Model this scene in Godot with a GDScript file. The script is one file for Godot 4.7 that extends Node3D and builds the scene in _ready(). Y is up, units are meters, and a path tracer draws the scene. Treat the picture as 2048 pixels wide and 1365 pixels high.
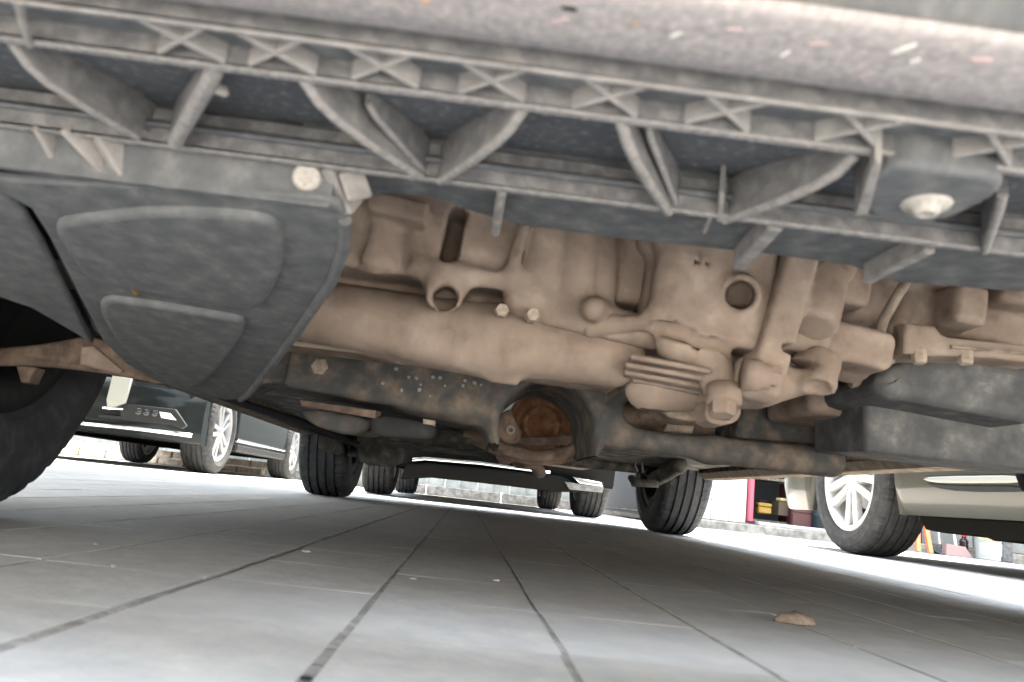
extends Node3D
# A car seen from the ground in front of its bumper. Metres; x right, y up, the car's nose towards +z.

var mats := {}
const OWN_X := 0.165

class Shape:
	var v := PackedVector3Array()
	var g := PackedInt32Array()
	var start := 0
	func t(a: Vector3, b: Vector3, c: Vector3, sm := 0) -> void:
		v.append(a); v.append(b); v.append(c); g.append(sm)
	func q(a: Vector3, b: Vector3, c: Vector3, d: Vector3, sm := 0) -> void:
		t(a, b, c, sm); t(a, c, d, sm)
	# turns the closed shape added since the last call so that its faces look outwards
	func done() -> Shape:
		var mid := Vector3.ZERO
		for i in range(start, v.size()):
			mid += v[i]
		mid /= maxf(1.0, v.size() - start)
		var vol := 0.0
		for i in range(start, v.size(), 3):
			vol += (v[i] - mid).dot((v[i + 1] - mid).cross(v[i + 2] - mid))
		if vol > 0.0:
			for i in range(start, v.size(), 3):
				var s := v[i + 1]
				v[i + 1] = v[i + 2]
				v[i + 2] = s
		start = v.size()
		return self
	func box(c: Vector3, size: Vector3, basis := Basis.IDENTITY, bevel := 0.0) -> Shape:
		var h := size * 0.5
		var b := minf(bevel, minf(h.x, minf(h.y, h.z)) * 0.9)
		if b <= 0.0:
			var p := []
			for i in 8:
				p.append(c + basis * Vector3(h.x if i & 1 else -h.x, h.y if i & 2 else -h.y, h.z if i & 4 else -h.z))
			q(p[0], p[2], p[3], p[1]); q(p[4], p[5], p[7], p[6]); q(p[0], p[1], p[5], p[4])
			q(p[2], p[6], p[7], p[3]); q(p[0], p[4], p[6], p[2]); q(p[1], p[3], p[7], p[5])
			return done()
		var rings := []
		for k in [[-h.z, b], [-h.z + b, 0.0], [h.z - b, 0.0], [h.z, b]]:
			var x: float = h.x - k[1]
			var y: float = h.y - k[1]
			var r := PackedVector3Array()
			for e in [Vector2(x, y - b), Vector2(x - b, y), Vector2(b - x, y), Vector2(-x, y - b), Vector2(-x, b - y), Vector2(b - x, -y), Vector2(x - b, -y), Vector2(x, b - y)]:
				r.append(c + basis * Vector3(e.x, e.y, k[0]))
			rings.append(r)
		return loft(rings, 0)
	# a box from a to b, w wide, h high towards up; a and b run along its lower middle line
	func bar(a: Vector3, b: Vector3, w: float, h: float, up := Vector3.UP, bevel := 0.0) -> Shape:
		var zx := (b - a).normalized()
		var side := zx.cross(up).normalized()
		var u := side.cross(zx).normalized()
		return box((a + b) * 0.5 + u * h * 0.5, Vector3(w, h, a.distance_to(b)), Basis(side, u, -zx), bevel)
	func loft(rings: Array, sm := 1, caps := true) -> Shape:
		var n: int = rings[0].size()
		for i in rings.size() - 1:
			for j in n:
				var k := (j + 1) % n
				q(rings[i][j], rings[i][k], rings[i + 1][k], rings[i + 1][j], sm)
		if caps:
			fan(rings[0], true)
			fan(rings[-1], false)
		return done()
	func fan(r: PackedVector3Array, flip: bool) -> void:
		var m := Vector3.ZERO
		for p in r:
			m += p
		m /= r.size()
		for j in r.size():
			var k := (j + 1) % r.size()
			if flip:
				t(m, r[k], r[j])
			else:
				t(m, r[j], r[k])
	func ring(c: Vector3, axis: Vector3, r: float, n := 12, turn := 0.0) -> PackedVector3Array:
		var s := axis.cross(Vector3.UP if absf(axis.normalized().y) < 0.9 else Vector3.RIGHT).normalized()
		var u := s.cross(axis.normalized())
		var o := PackedVector3Array()
		for i in n:
			var a := TAU * i / n + turn
			o.append(c + (s * cos(a) + u * sin(a)) * r)
		return o
	func tube(path: Array, r: float, n := 10, r2 := -1.0) -> Shape:
		var rings := []
		for i in path.size():
			var d: Vector3 = path[mini(i + 1, path.size() - 1)] - path[maxi(i - 1, 0)]
			rings.append(ring(path[i], d.normalized(), r if r2 < 0.0 else lerpf(r, r2, float(i) / (path.size() - 1)), n))
		return loft(rings)
	# profile: pairs (radius, distance along the axis), closed at both ends
	func lathe(at: Vector3, axis: Vector3, profile: Array, n := 24, sm := 1) -> Shape:
		var rings := []
		for p in profile:
			rings.append(ring(at + axis.normalized() * p[1], axis, maxf(p[0], 0.0002), n))
		return loft(rings, sm)
	# lathe that closes on itself (a hollow ring)
	func hoop(at: Vector3, axis: Vector3, profile: Array, n := 24, sm := 1) -> Shape:
		var rings := []
		for p in profile:
			rings.append(ring(at + axis.normalized() * p[1], axis, p[0], n))
		for i in rings.size():
			var k := (i + 1) % rings.size()
			for j in n:
				var l := (j + 1) % n
				q(rings[i][j], rings[i][l], rings[k][l], rings[k][j], sm)
		return done()
	# a plate with outline o, its face on the outline, thickness along push, face edge rounded by b
	func slab(o: Array, push: Vector3, b := 0.0) -> Shape:
		var n := o.size()
		var up := push.normalized()
		var ax: Vector3 = (o[1] - o[0]).slide(up).normalized()
		var ay := up.cross(ax)
		var flat := PackedVector2Array()
		for p in o:
			flat.append(Vector2(p.dot(ax), p.dot(ay)))
		var area := 0.0
		for i in n:
			area += flat[i].cross(flat[(i + 1) % n])
		var ins := []
		for i in n:
			var e1 := (flat[i] - flat[(i + n - 1) % n]).normalized()
			var e2 := (flat[(i + 1) % n] - flat[i]).normalized()
			var m := (e1.orthogonal() + e2.orthogonal()) * (1.0 if area < 0.0 else -1.0)
			m = -m if m.length() > 0.01 else Vector2.ZERO
			m = m.normalized() / maxf(0.5, sqrt((1.0 + e1.dot(e2)) * 0.5)) if m.length() > 0.01 else Vector2.ZERO
			ins.append(-(ax * m.x + ay * m.y))
		var rings := []
		var bb := minf(b, push.length() * 0.9)
		if b > 0.0:
			for s in [[1.0, 0.0], [0.45, 0.12], [0.12, 0.45], [0.0, 1.0]]:
				var r := PackedVector3Array()
				for i in n:
					r.append(o[i] + ins[i] * b * s[0] + up * bb * s[1])
				rings.append(r)
		else:
			rings.append(PackedVector3Array(o))
		var last := PackedVector3Array()
		for p in o:
			last.append(p + push)
		rings.append(last)
		for i in rings.size() - 1:
			for j in n:
				var k := (j + 1) % n
				q(rings[i][j], rings[i][k], rings[i + 1][k], rings[i + 1][j], 1 if i < rings.size() - 2 else 0)
		var tri := Geometry2D.triangulate_polygon(flat)
		for i in range(0, tri.size(), 3):
			var a := tri[i]
			var c := tri[i + 1]
			var d := tri[i + 2]
			# the side quads run (j, k, next ring); the caps must agree with them
			var ccw := (flat[c] - flat[a]).cross(flat[d] - flat[a]) > 0.0
			if ccw != (area > 0.0):
				var s := c
				c = d
				d = s
			t(rings[0][d], rings[0][c], rings[0][a])
			t(rings[-1][a], rings[-1][c], rings[-1][d])
		return done()
	func hex(at: Vector3, axis: Vector3, r: float, h: float) -> Shape:
		return loft([ring(at, axis, r, 6), ring(at + axis.normalized() * h * 0.8, axis, r, 6), ring(at + axis.normalized() * h, axis, r * 0.85, 6)], 0)

# a distance field on a grid, for cast and pressed shapes with rounded fillets
class Field:
	var o: Vector3
	var c: float
	var nx: int
	var ny: int
	var nz: int
	var d := PackedFloat32Array()
	func _init(lo: Vector3, hi: Vector3, cell: float) -> void:
		o = lo
		c = cell
		nx = int(ceil((hi.x - lo.x) / c)) + 1
		ny = int(ceil((hi.y - lo.y) / c)) + 1
		nz = int(ceil((hi.z - lo.z) / c)) + 1
		d.resize(nx * ny * nz)
		d.fill(0.2)
	func _op(kind: int, lo: Vector3, hi: Vector3, a: Vector3, b: Vector3, ra: float, rb: float, inv: Basis, k: float, cut: bool) -> void:
		var m := k + 2.5 * c
		var i0 := clampi(int((lo.x - m - o.x) / c), 0, nx - 1)
		var i1 := clampi(int((hi.x + m - o.x) / c) + 1, 0, nx - 1)
		var j0 := clampi(int((lo.y - m - o.y) / c), 0, ny - 1)
		var j1 := clampi(int((hi.y + m - o.y) / c) + 1, 0, ny - 1)
		var k0 := clampi(int((lo.z - m - o.z) / c), 0, nz - 1)
		var k1 := clampi(int((hi.z + m - o.z) / c) + 1, 0, nz - 1)
		var ba := b - a
		var il := 1.0 / maxf(1e-9, ba.length_squared())
		var u := ba.normalized()
		var hl := ba.length() * 0.5
		for i in range(i0, i1 + 1):
			for j in range(j0, j1 + 1):
				var at := (i * ny + j) * nz
				for l in range(k0, k1 + 1):
					var p := o + Vector3(i, j, l) * c - a
					var e: float
					if kind == 0:
						var h := clampf(p.dot(ba) * il, 0.0, 1.0)
						e = (p - ba * h).length() - lerpf(ra, rb, h)
					elif kind == 1:
						var w := (inv * p).abs() - b
						e = w.max(Vector3.ZERO).length() + minf(maxf(w.x, maxf(w.y, w.z)), 0.0) - ra
					else:
						var y := p.dot(u)
						var w2 := Vector2((p - u * y).length() - ra + rb, absf(y - hl) - hl + rb)
						e = w2.max(Vector2.ZERO).length() + minf(maxf(w2.x, w2.y), 0.0) - rb
					var was := d[at + l]
					if cut:
						var h2 := maxf(k - absf(was + e), 0.0) / k
						d[at + l] = maxf(was, -e) + h2 * h2 * k * 0.25
					else:
						var h3 := maxf(k - absf(was - e), 0.0) / k
						d[at + l] = minf(was, e) - h3 * h3 * k * 0.25
	func rod(a: Vector3, b: Vector3, ra: float, rb := -1.0, k := 0.006, cut := false) -> Field:
		rb = ra if rb < 0.0 else rb
		var r := Vector3.ONE * maxf(ra, rb)
		_op(0, a.min(b) - r, a.max(b) + r, a, b, ra, rb, Basis.IDENTITY, k, cut)
		return self
	func block(at: Vector3, half: Vector3, rnd := 0.004, k := 0.006, turn := Basis.IDENTITY, cut := false) -> Field:
		var e := turn.x.abs() * half.x + turn.y.abs() * half.y + turn.z.abs() * half.z
		_op(1, at - e, at + e, at, half - Vector3.ONE * rnd, rnd, 0.0, turn.inverse(), k, cut)
		return self
	func can(a: Vector3, b: Vector3, r: float, rnd := 0.002, k := 0.005, cut := false) -> Field:
		var e := Vector3.ONE * r
		_op(2, a.min(b) - e, a.max(b) + e, a, b, r, rnd, Basis.IDENTITY, k, cut)
		return self
	func mesh(shift: Vector3) -> ArrayMesh:
		var id := PackedInt32Array()
		id.resize(nx * ny * nz)
		id.fill(-1)
		var vs := PackedVector3Array()
		var ns := PackedVector3Array()
		var ix := PackedInt32Array()
		var sx := ny * nz
		for i in nx - 1:
			for j in ny - 1:
				for l in nz - 1:
					var at := i * sx + j * nz + l
					var f0 := d[at]
					var f1 := d[at + sx]
					var f2 := d[at + nz]
					var f3 := d[at + sx + nz]
					var f4 := d[at + 1]
					var f5 := d[at + sx + 1]
					var f6 := d[at + nz + 1]
					var f7 := d[at + sx + nz + 1]
					var lo := minf(minf(minf(f0, f1), minf(f2, f3)), minf(minf(f4, f5), minf(f6, f7)))
					if lo >= 0.0:
						continue
					var hi := maxf(maxf(maxf(f0, f1), maxf(f2, f3)), maxf(maxf(f4, f5), maxf(f6, f7)))
					if hi < 0.0:
						continue
					var s := Vector3.ZERO
					var m := 0
					if (f0 < 0.0) != (f1 < 0.0): s += Vector3(f0 / (f0 - f1), 0, 0); m += 1
					if (f2 < 0.0) != (f3 < 0.0): s += Vector3(f2 / (f2 - f3), 1, 0); m += 1
					if (f4 < 0.0) != (f5 < 0.0): s += Vector3(f4 / (f4 - f5), 0, 1); m += 1
					if (f6 < 0.0) != (f7 < 0.0): s += Vector3(f6 / (f6 - f7), 1, 1); m += 1
					if (f0 < 0.0) != (f2 < 0.0): s += Vector3(0, f0 / (f0 - f2), 0); m += 1
					if (f1 < 0.0) != (f3 < 0.0): s += Vector3(1, f1 / (f1 - f3), 0); m += 1
					if (f4 < 0.0) != (f6 < 0.0): s += Vector3(0, f4 / (f4 - f6), 1); m += 1
					if (f5 < 0.0) != (f7 < 0.0): s += Vector3(1, f5 / (f5 - f7), 1); m += 1
					if (f0 < 0.0) != (f4 < 0.0): s += Vector3(0, 0, f0 / (f0 - f4)); m += 1
					if (f1 < 0.0) != (f5 < 0.0): s += Vector3(1, 0, f1 / (f1 - f5)); m += 1
					if (f2 < 0.0) != (f6 < 0.0): s += Vector3(0, 1, f2 / (f2 - f6)); m += 1
					if (f3 < 0.0) != (f7 < 0.0): s += Vector3(1, 1, f3 / (f3 - f7)); m += 1
					id[at] = vs.size()
					vs.append(o + (Vector3(i, j, l) + s / m) * c - shift)
					ns.append(Vector3(f1 + f3 + f5 + f7 - f0 - f2 - f4 - f6, f2 + f3 + f6 + f7 - f0 - f1 - f4 - f5, f4 + f5 + f6 + f7 - f0 - f1 - f2 - f3).normalized())
		for i in range(1, nx - 1):
			for j in range(1, ny - 1):
				for l in range(1, nz - 1):
					var at := i * sx + j * nz + l
					var a := id[at]
					if a < 0:
						continue
					var inside := d[at] < 0.0
					if inside != (d[at + sx] < 0.0):
						_quad(ix, [a, id[at - nz], id[at - nz - 1], id[at - 1]], inside)
					if inside != (d[at + nz] < 0.0):
						_quad(ix, [a, id[at - 1], id[at - sx - 1], id[at - sx]], inside)
					if inside != (d[at + 1] < 0.0):
						_quad(ix, [a, id[at - sx], id[at - sx - nz], id[at - nz]], inside)
		var arrays := []
		arrays.resize(Mesh.ARRAY_MAX)
		arrays[Mesh.ARRAY_VERTEX] = vs
		arrays[Mesh.ARRAY_NORMAL] = ns
		arrays[Mesh.ARRAY_INDEX] = ix
		var me := ArrayMesh.new()
		me.add_surface_from_arrays(Mesh.PRIMITIVE_TRIANGLES, arrays)
		return me
	func _quad(ix: PackedInt32Array, p: Array, inside: bool) -> void:
		if p[1] < 0 or p[2] < 0 or p[3] < 0:
			return
		for k in ([0, 2, 1, 0, 3, 2] if inside else [0, 1, 2, 0, 2, 3]):
			ix.append(p[k])

# ---------------------------------------------------------------- naming and adding

var taken := {}
func numbered(called: String, parent: Node) -> String:
	var key := str(parent.get_instance_id()) + called
	taken[key] = taken.get(key, -1) + 1
	return called if taken[key] == 0 else "%s_%03d" % [called, taken[key]]

func place(n: Node3D) -> Vector3:
	var p := Vector3.ZERO
	var at: Node = n
	while at is Node3D and at != self:
		p += at.position
		at = at.get_parent()
	return p

func put(called: String, mesh: Mesh, m: Material, parent: Node) -> MeshInstance3D:
	var o := MeshInstance3D.new()
	o.name = numbered(called, parent)
	o.mesh = mesh
	o.material_override = m
	parent.add_child(o, true)
	return o

func surface(s: Shape, shift: Vector3) -> ArrayMesh:
	var st := SurfaceTool.new()
	st.begin(Mesh.PRIMITIVE_TRIANGLES)
	for i in s.g.size():
		st.set_smooth_group(-1 if s.g[i] == 0 else s.g[i])
		for k in 3:
			st.add_vertex(s.v[i * 3 + k] - shift)
	st.generate_normals()
	st.index()
	return st.commit()

# one part (or a one-mesh thing) from a shape in scene coordinates
func part(called: String, s: Shape, m: Material, parent: Node) -> MeshInstance3D:
	return put(called, surface(s, place(parent) if parent is Node3D else Vector3.ZERO), m, parent)

func cast(called: String, f: Field, m: Material, parent: Node3D) -> MeshInstance3D:
	return put(called, f.mesh(place(parent)), m, parent)

func tag(o: Node, label: String, category := "", group := "", kind := "") -> Node:
	if label: o.set_meta("label", label)
	if category: o.set_meta("category", category)
	if group: o.set_meta("group", group)
	if kind: o.set_meta("kind", kind)
	return o

func thing(called: String, label: String, category: String, at: Vector3, group := "") -> Node3D:
	var o := Node3D.new()
	o.name = numbered(called, self)
	add_child(o, true)
	o.position = at
	tag(o, label, category, group)
	return o

# ---------------------------------------------------------------- materials

var tex := {}
func noise(freq: float, octaves: int, stops: Array, seed_ := 1, kind := FastNoiseLite.TYPE_SIMPLEX_SMOOTH, size := 512) -> NoiseTexture2D:
	var f := FastNoiseLite.new()
	f.seed = seed_
	f.noise_type = kind
	f.frequency = freq
	f.fractal_octaves = octaves
	f.fractal_gain = 0.6
	var r := Gradient.new()
	var offs := PackedFloat32Array()
	var cols := PackedColorArray()
	for s in stops:
		offs.append(s[0])
		cols.append(s[1].linear_to_srgb())
	r.offsets = offs
	r.colors = cols
	var t := NoiseTexture2D.new()
	t.width = size
	t.height = size
	t.seamless = true
	t.noise = f
	t.color_ramp = r
	return t

func grey(v: float) -> Color:
	return Color(v, v, v)

# a surface with blotches between linear colours; size is metres per texture tile
func coat(called: String, stops: Array, size: float, rough: float, bump := 0.0, seed_ := 1, freq := 0.012, octaves := 6, metal := 0.0, spec := 0.5) -> StandardMaterial3D:
	var m := StandardMaterial3D.new()
	m.resource_name = called
	m.albedo_texture = noise(freq, octaves, stops, seed_)
	m.roughness = rough
	m.metallic = metal
	m.metallic_specular = spec
	m.uv1_triplanar = true
	m.uv1_world_triplanar = true
	m.uv1_scale = Vector3.ONE / size
	if bump > 0.0:
		if not tex.has("bump"):
			tex.bump = noise(0.02, 6, [[0.0, Color.BLACK], [1.0, Color.WHITE]], 77)
		m.heightmap_enabled = true
		m.heightmap_texture = tex.bump
		m.heightmap_scale = bump
	mats[called] = m
	return m

func plain(called: String, c: Color, rough: float, metal := 0.0, spec := 0.5) -> StandardMaterial3D:
	var m := StandardMaterial3D.new()
	m.resource_name = called
	m.albedo_color = c.linear_to_srgb()
	m.roughness = rough
	m.metallic = metal
	m.metallic_specular = spec
	mats[called] = m
	return m

func make_materials() -> void:
	coat("plastic", [[0.2, Color(.064, .066, .069)], [0.5, Color(.081, .083, .086)], [0.65, Color(.094, .095, .096)], [0.9, Color(.13, .127, .123)]], 0.2, 0.66, 0.05, 3, 0.02, 6, 0.0, 0.35)
	coat("rib", [[0.25, Color(.14, .132, .126)], [0.5, Color(.175, .165, .157)], [0.8, Color(.23, .215, .2)]], 0.16, 0.75, 0.05, 5, 0.02, 6, 0.0, 0.35)
	coat("rail", [[0.25, Color(.085, .083, .084)], [0.5, Color(.11, .106, .106)], [0.8, Color(.16, .152, .145)]], 0.2, 0.75, 0.05, 61, 0.03, 6, 0.0, 0.3)
	coat("worn", [[0.25, Color(.135, .127, .123)], [0.5, Color(.175, .165, .158)], [0.8, Color(.23, .213, .203)]], 0.08, 0.8, 0.0, 62, 0.03, 6, 0.0, 0.3)
	coat("washer", [[0.3, Color(.22, .20, .18)], [0.7, Color(.33, .305, .275)]], 0.02, 0.7, 0.0, 63)
	coat("bay", [[0.3, Color(.058, .061, .067)], [0.68, Color(.075, .078, .083)], [0.86, Color(.19, .185, .18)]], 0.12, 0.75, 0.05, 6, 0.035, 6, 0.0, 0.35)  # darker than the ribs: shade of the recesses put into the colour
	coat("scuffed", [[0.15, Color(.17, .158, .155)], [0.5, Color(.22, .203, .198)], [0.68, Color(.24, .217, .212)], [0.77, Color(.27, .235, .23)], [0.86, Color(.34, .30, .29)]], 0.12, 0.8, 0.06, 8, 0.05, 6, 0.0, 0.3)
	coat("bumper_face", [[0.2, Color(.085, .085, .087)], [0.6, Color(.10, .10, .10)], [0.9, Color(.15, .146, .142)]], 0.1, 0.65, 0.05, 9, 0.012, 6, 0.0, 0.3)
	coat("cast", [[0.15, Color(.17, .127, .10)], [0.38, Color(.24, .184, .147)], [0.65, Color(.285, .222, .178)], [0.9, Color(.38, .305, .25)]], 0.35, 0.9, 0.06, 11, 0.010, 6, 0.0, 0.2)
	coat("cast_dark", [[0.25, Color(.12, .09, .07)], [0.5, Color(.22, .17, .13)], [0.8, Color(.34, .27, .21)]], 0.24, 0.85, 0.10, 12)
	coat("steel", [[0.25, Color(.066, .067, .068)], [0.45, Color(.09, .086, .082)], [0.6, Color(.13, .11, .094)], [0.85, Color(.21, .165, .13)]], 0.3, 0.75, 0.06, 14, 0.012, 6, 0.0, 0.2)
	coat("mud", [[0.25, Color(.10, .075, .06)], [0.5, Color(.17, .125, .10)], [0.8, Color(.27, .20, .15)]], 0.25, 0.95, 0.1, 15, 0.012, 6, 0.0, 0.1)
	coat("rust", [[0.2, Color(.16, .075, .042)], [0.5, Color(.29, .14, .08)], [0.8, Color(.40, .22, .13)]], 0.12, 0.8, 0.08, 16)
	coat("pan_grey", [[0.25, Color(.07, .071, .073)], [0.5, Color(.096, .096, .097)], [0.7, Color(.12, .118, .115)], [0.9, Color(.20, .195, .188)]], 0.3, 0.7, 0.06, 17, 0.015, 6, 0.0, 0.3)
	coat("bolt", [[0.3, Color(.27, .21, .16)], [0.7, Color(.40, .325, .255)]], 0.05, 0.7, 0.0, 18)
	coat("rubber", [[0.3, Color(.03, .032, .036)], [0.6, Color(.041, .043, .047)], [0.9, Color(.065, .066, .067)]], 0.3, 0.85, 0.06, 20, 0.012, 6, 0.0, 0.25)
	coat("rubber_dusty", [[0.3, Color(.032, .033, .034)], [0.6, Color(.042, .042, .042)], [0.9, Color(.065, .064, .06)]], 0.3, 0.9, 0.06, 21, 0.012, 6, 0.0, 0.2)
	for k in 4:
		var b: float = 1.0 + [0.27, 0.305, 0.24, 0.29][k]
		coat("paver_%d" % k, [[0.2, Color(.355, .355, .355) * b], [0.5, Color(.385, .383, .38) * b], [0.75, Color(.405, .40, .393) * b], [0.95, Color(.44, .433, .42) * b]], 0.4 + 0.13 * k, 0.9, 0.08, 30 + k, 0.02, 6, 0.0, 0.2)
	coat("joint", [[0.3, Color(.27, .265, .255)], [0.7, Color(.37, .362, .348)]], 0.2, 0.95, 0.3, 35)
	coat("concrete", [[0.2, Color(.34, .32, .28)], [0.5, Color(.43, .41, .37)], [0.8, Color(.52, .49, .44)]], 1.6, 0.9, 0.1, 36)
	coat("kerb", [[0.2, Color(.12, .11, .095)], [0.5, Color(.19, .172, .15)], [0.8, Color(.26, .235, .205)]], 0.7, 0.9, 0.2, 37)
	coat("brick", [[0.2, Color(.42, .33, .25)], [0.5, Color(.55, .47, .38)], [0.8, Color(.66, .58, .48)]], 0.4, 0.9, 0.1, 38)
	coat("steel_panel", [[0.2, Color(.20, .21, .19)], [0.5, Color(.26, .268, .245)], [0.8, Color(.32, .32, .30)]], 1.4, 0.45, 0.0, 40)
	coat("white_panel", [[0.2, Color(.54, .55, .53)], [0.5, Color(.64, .65, .63)], [0.85, Color(.72, .72, .70)]], 1.2, 0.4, 0.0, 41)
	plain("black_paint", Color(.010, .012, .012), 0.15, 0.0, 0.18)
	var k2 := plain("beige_paint", Color(.034, .033, .025), 0.4, 0.0, 0.25)
	k2.clearcoat_enabled = true; k2.clearcoat = 0.25; k2.clearcoat_roughness = 0.08
	var k3 := plain("grey_paint", Color(.10, .105, .11), 0.3, 0.3)
	k3.clearcoat_enabled = true; k3.clearcoat = 0.3; k3.clearcoat_roughness = 0.06
	plain("glass_dark", Color(.01, .012, .014), 0.06)
	plain("chip_pink", Color(.29, .215, .212), 0.8)
	coat("sill_mud", [[0.3, Color(.07, .06, .05)], [0.7, Color(.12, .10, .08)]], 0.3, 0.95, 0.0, 65, 0.012, 6, 0.0, 0.0)
	plain("chip_orange", Color(.30, .20, .13), 0.8)
	coat("shaded_panel", [[0.2, Color(.12, .125, .118)], [0.8, Color(.17, .173, .165)]], 1.4, 0.6, 0.0, 64)  # white wall right of the doorway, its shade put into the colour
	coat("grey_render", [[0.2, Color(.50, .50, .48)], [0.8, Color(.58, .575, .56)]], 2.0, 0.9, 0.0, 66)
	plain("alloy_dim", Color(.20, .20, .2), 0.5, 0.1, 0.4)
	plain("matt_black", Color(.008, .008, .0075), 0.95, 0.0, 0.0)
	plain("chrome", Color(.75, .75, .74), 0.12, 1.0)
	coat("alloy", [[0.2, Color(.36, .36, .355)], [0.6, Color(.44, .44, .435)], [0.9, Color(.5, .5, .49)]], 0.3, 0.45, 0.0, 44, 0.012, 4, 0.2, 0.4)
	plain("dark_trim", Color(.02, .021, .022), 0.7, 0.0, 0.2)
	coat("skid", [[0.3, Color(.05, .05, .048)], [0.6, Color(.09, .085, .075)], [0.85, Color(.18, .165, .14)]], 0.5, 0.9, 0.06, 45, 0.012, 6, 0.0, 0.1)
	plain("lamp_lens", Color(.80, .80, .78), 0.1)
	plain("pale", Color(.22, .225, .205), 0.5)
	plain("pink_red", Color(.34, .055, .085), 0.5)
	plain("yellow", Color(.26, .15, .012), 0.5)
	plain("cardboard", Color(.06, .042, .026), 0.85)
	plain("crate_red", Color(.06, .014, .012), 0.6)
	plain("crate_blue", Color(.012, .022, .026), 0.6)
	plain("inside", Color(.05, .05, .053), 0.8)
	plain("orange", Color(.75, .16, .05), 0.5)
	plain("broom_pink", Color(.26, .17, .16), 0.7)
	plain("wood", Color(.62, .58, .48), 0.6)
	plain("bottle_dark", Color(.02, .012, .012), 0.15)
	plain("red_cap", Color(.6, .04, .05), 0.4)
	plain("bucket_white", Color(.42, .43, .41), 0.4)
	plain("label_pale", Color(.34, .37, .42), 0.6)
	plain("label_yellow", Color(.42, .38, .18), 0.6)
	plain("print_dark", Color(.06, .06, .06), 0.6)
	plain("print_red", Color(.5, .08, .07), 0.6)
	coat("leaf", [[0.2, Color(.17, .125, .095)], [0.5, Color(.24, .185, .148)], [0.8, Color(.31, .25, .205)]], 0.05, 0.8, 0.05, 50)
	plain("chip", Color(.42, .40, .375), 0.8)
	plain("stone_chip", Color(.55, .50, .44), 0.9)
	plain("bright_metal", Color(.62, .58, .52), 0.35, 0.8)
	plain("hole", Color(.008, .007, .007), 0.9)

# ---------------------------------------------------------------- cars

func smooth(o: Array, times := 2) -> Array:
	for k in times:
		var r := []
		for i in o.size():
			var a: Vector3 = o[i]
			var b: Vector3 = o[(i + 1) % o.size()]
			r.append(a.lerp(b, 0.25))
			r.append(a.lerp(b, 0.75))
		o = r
	return o

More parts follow.
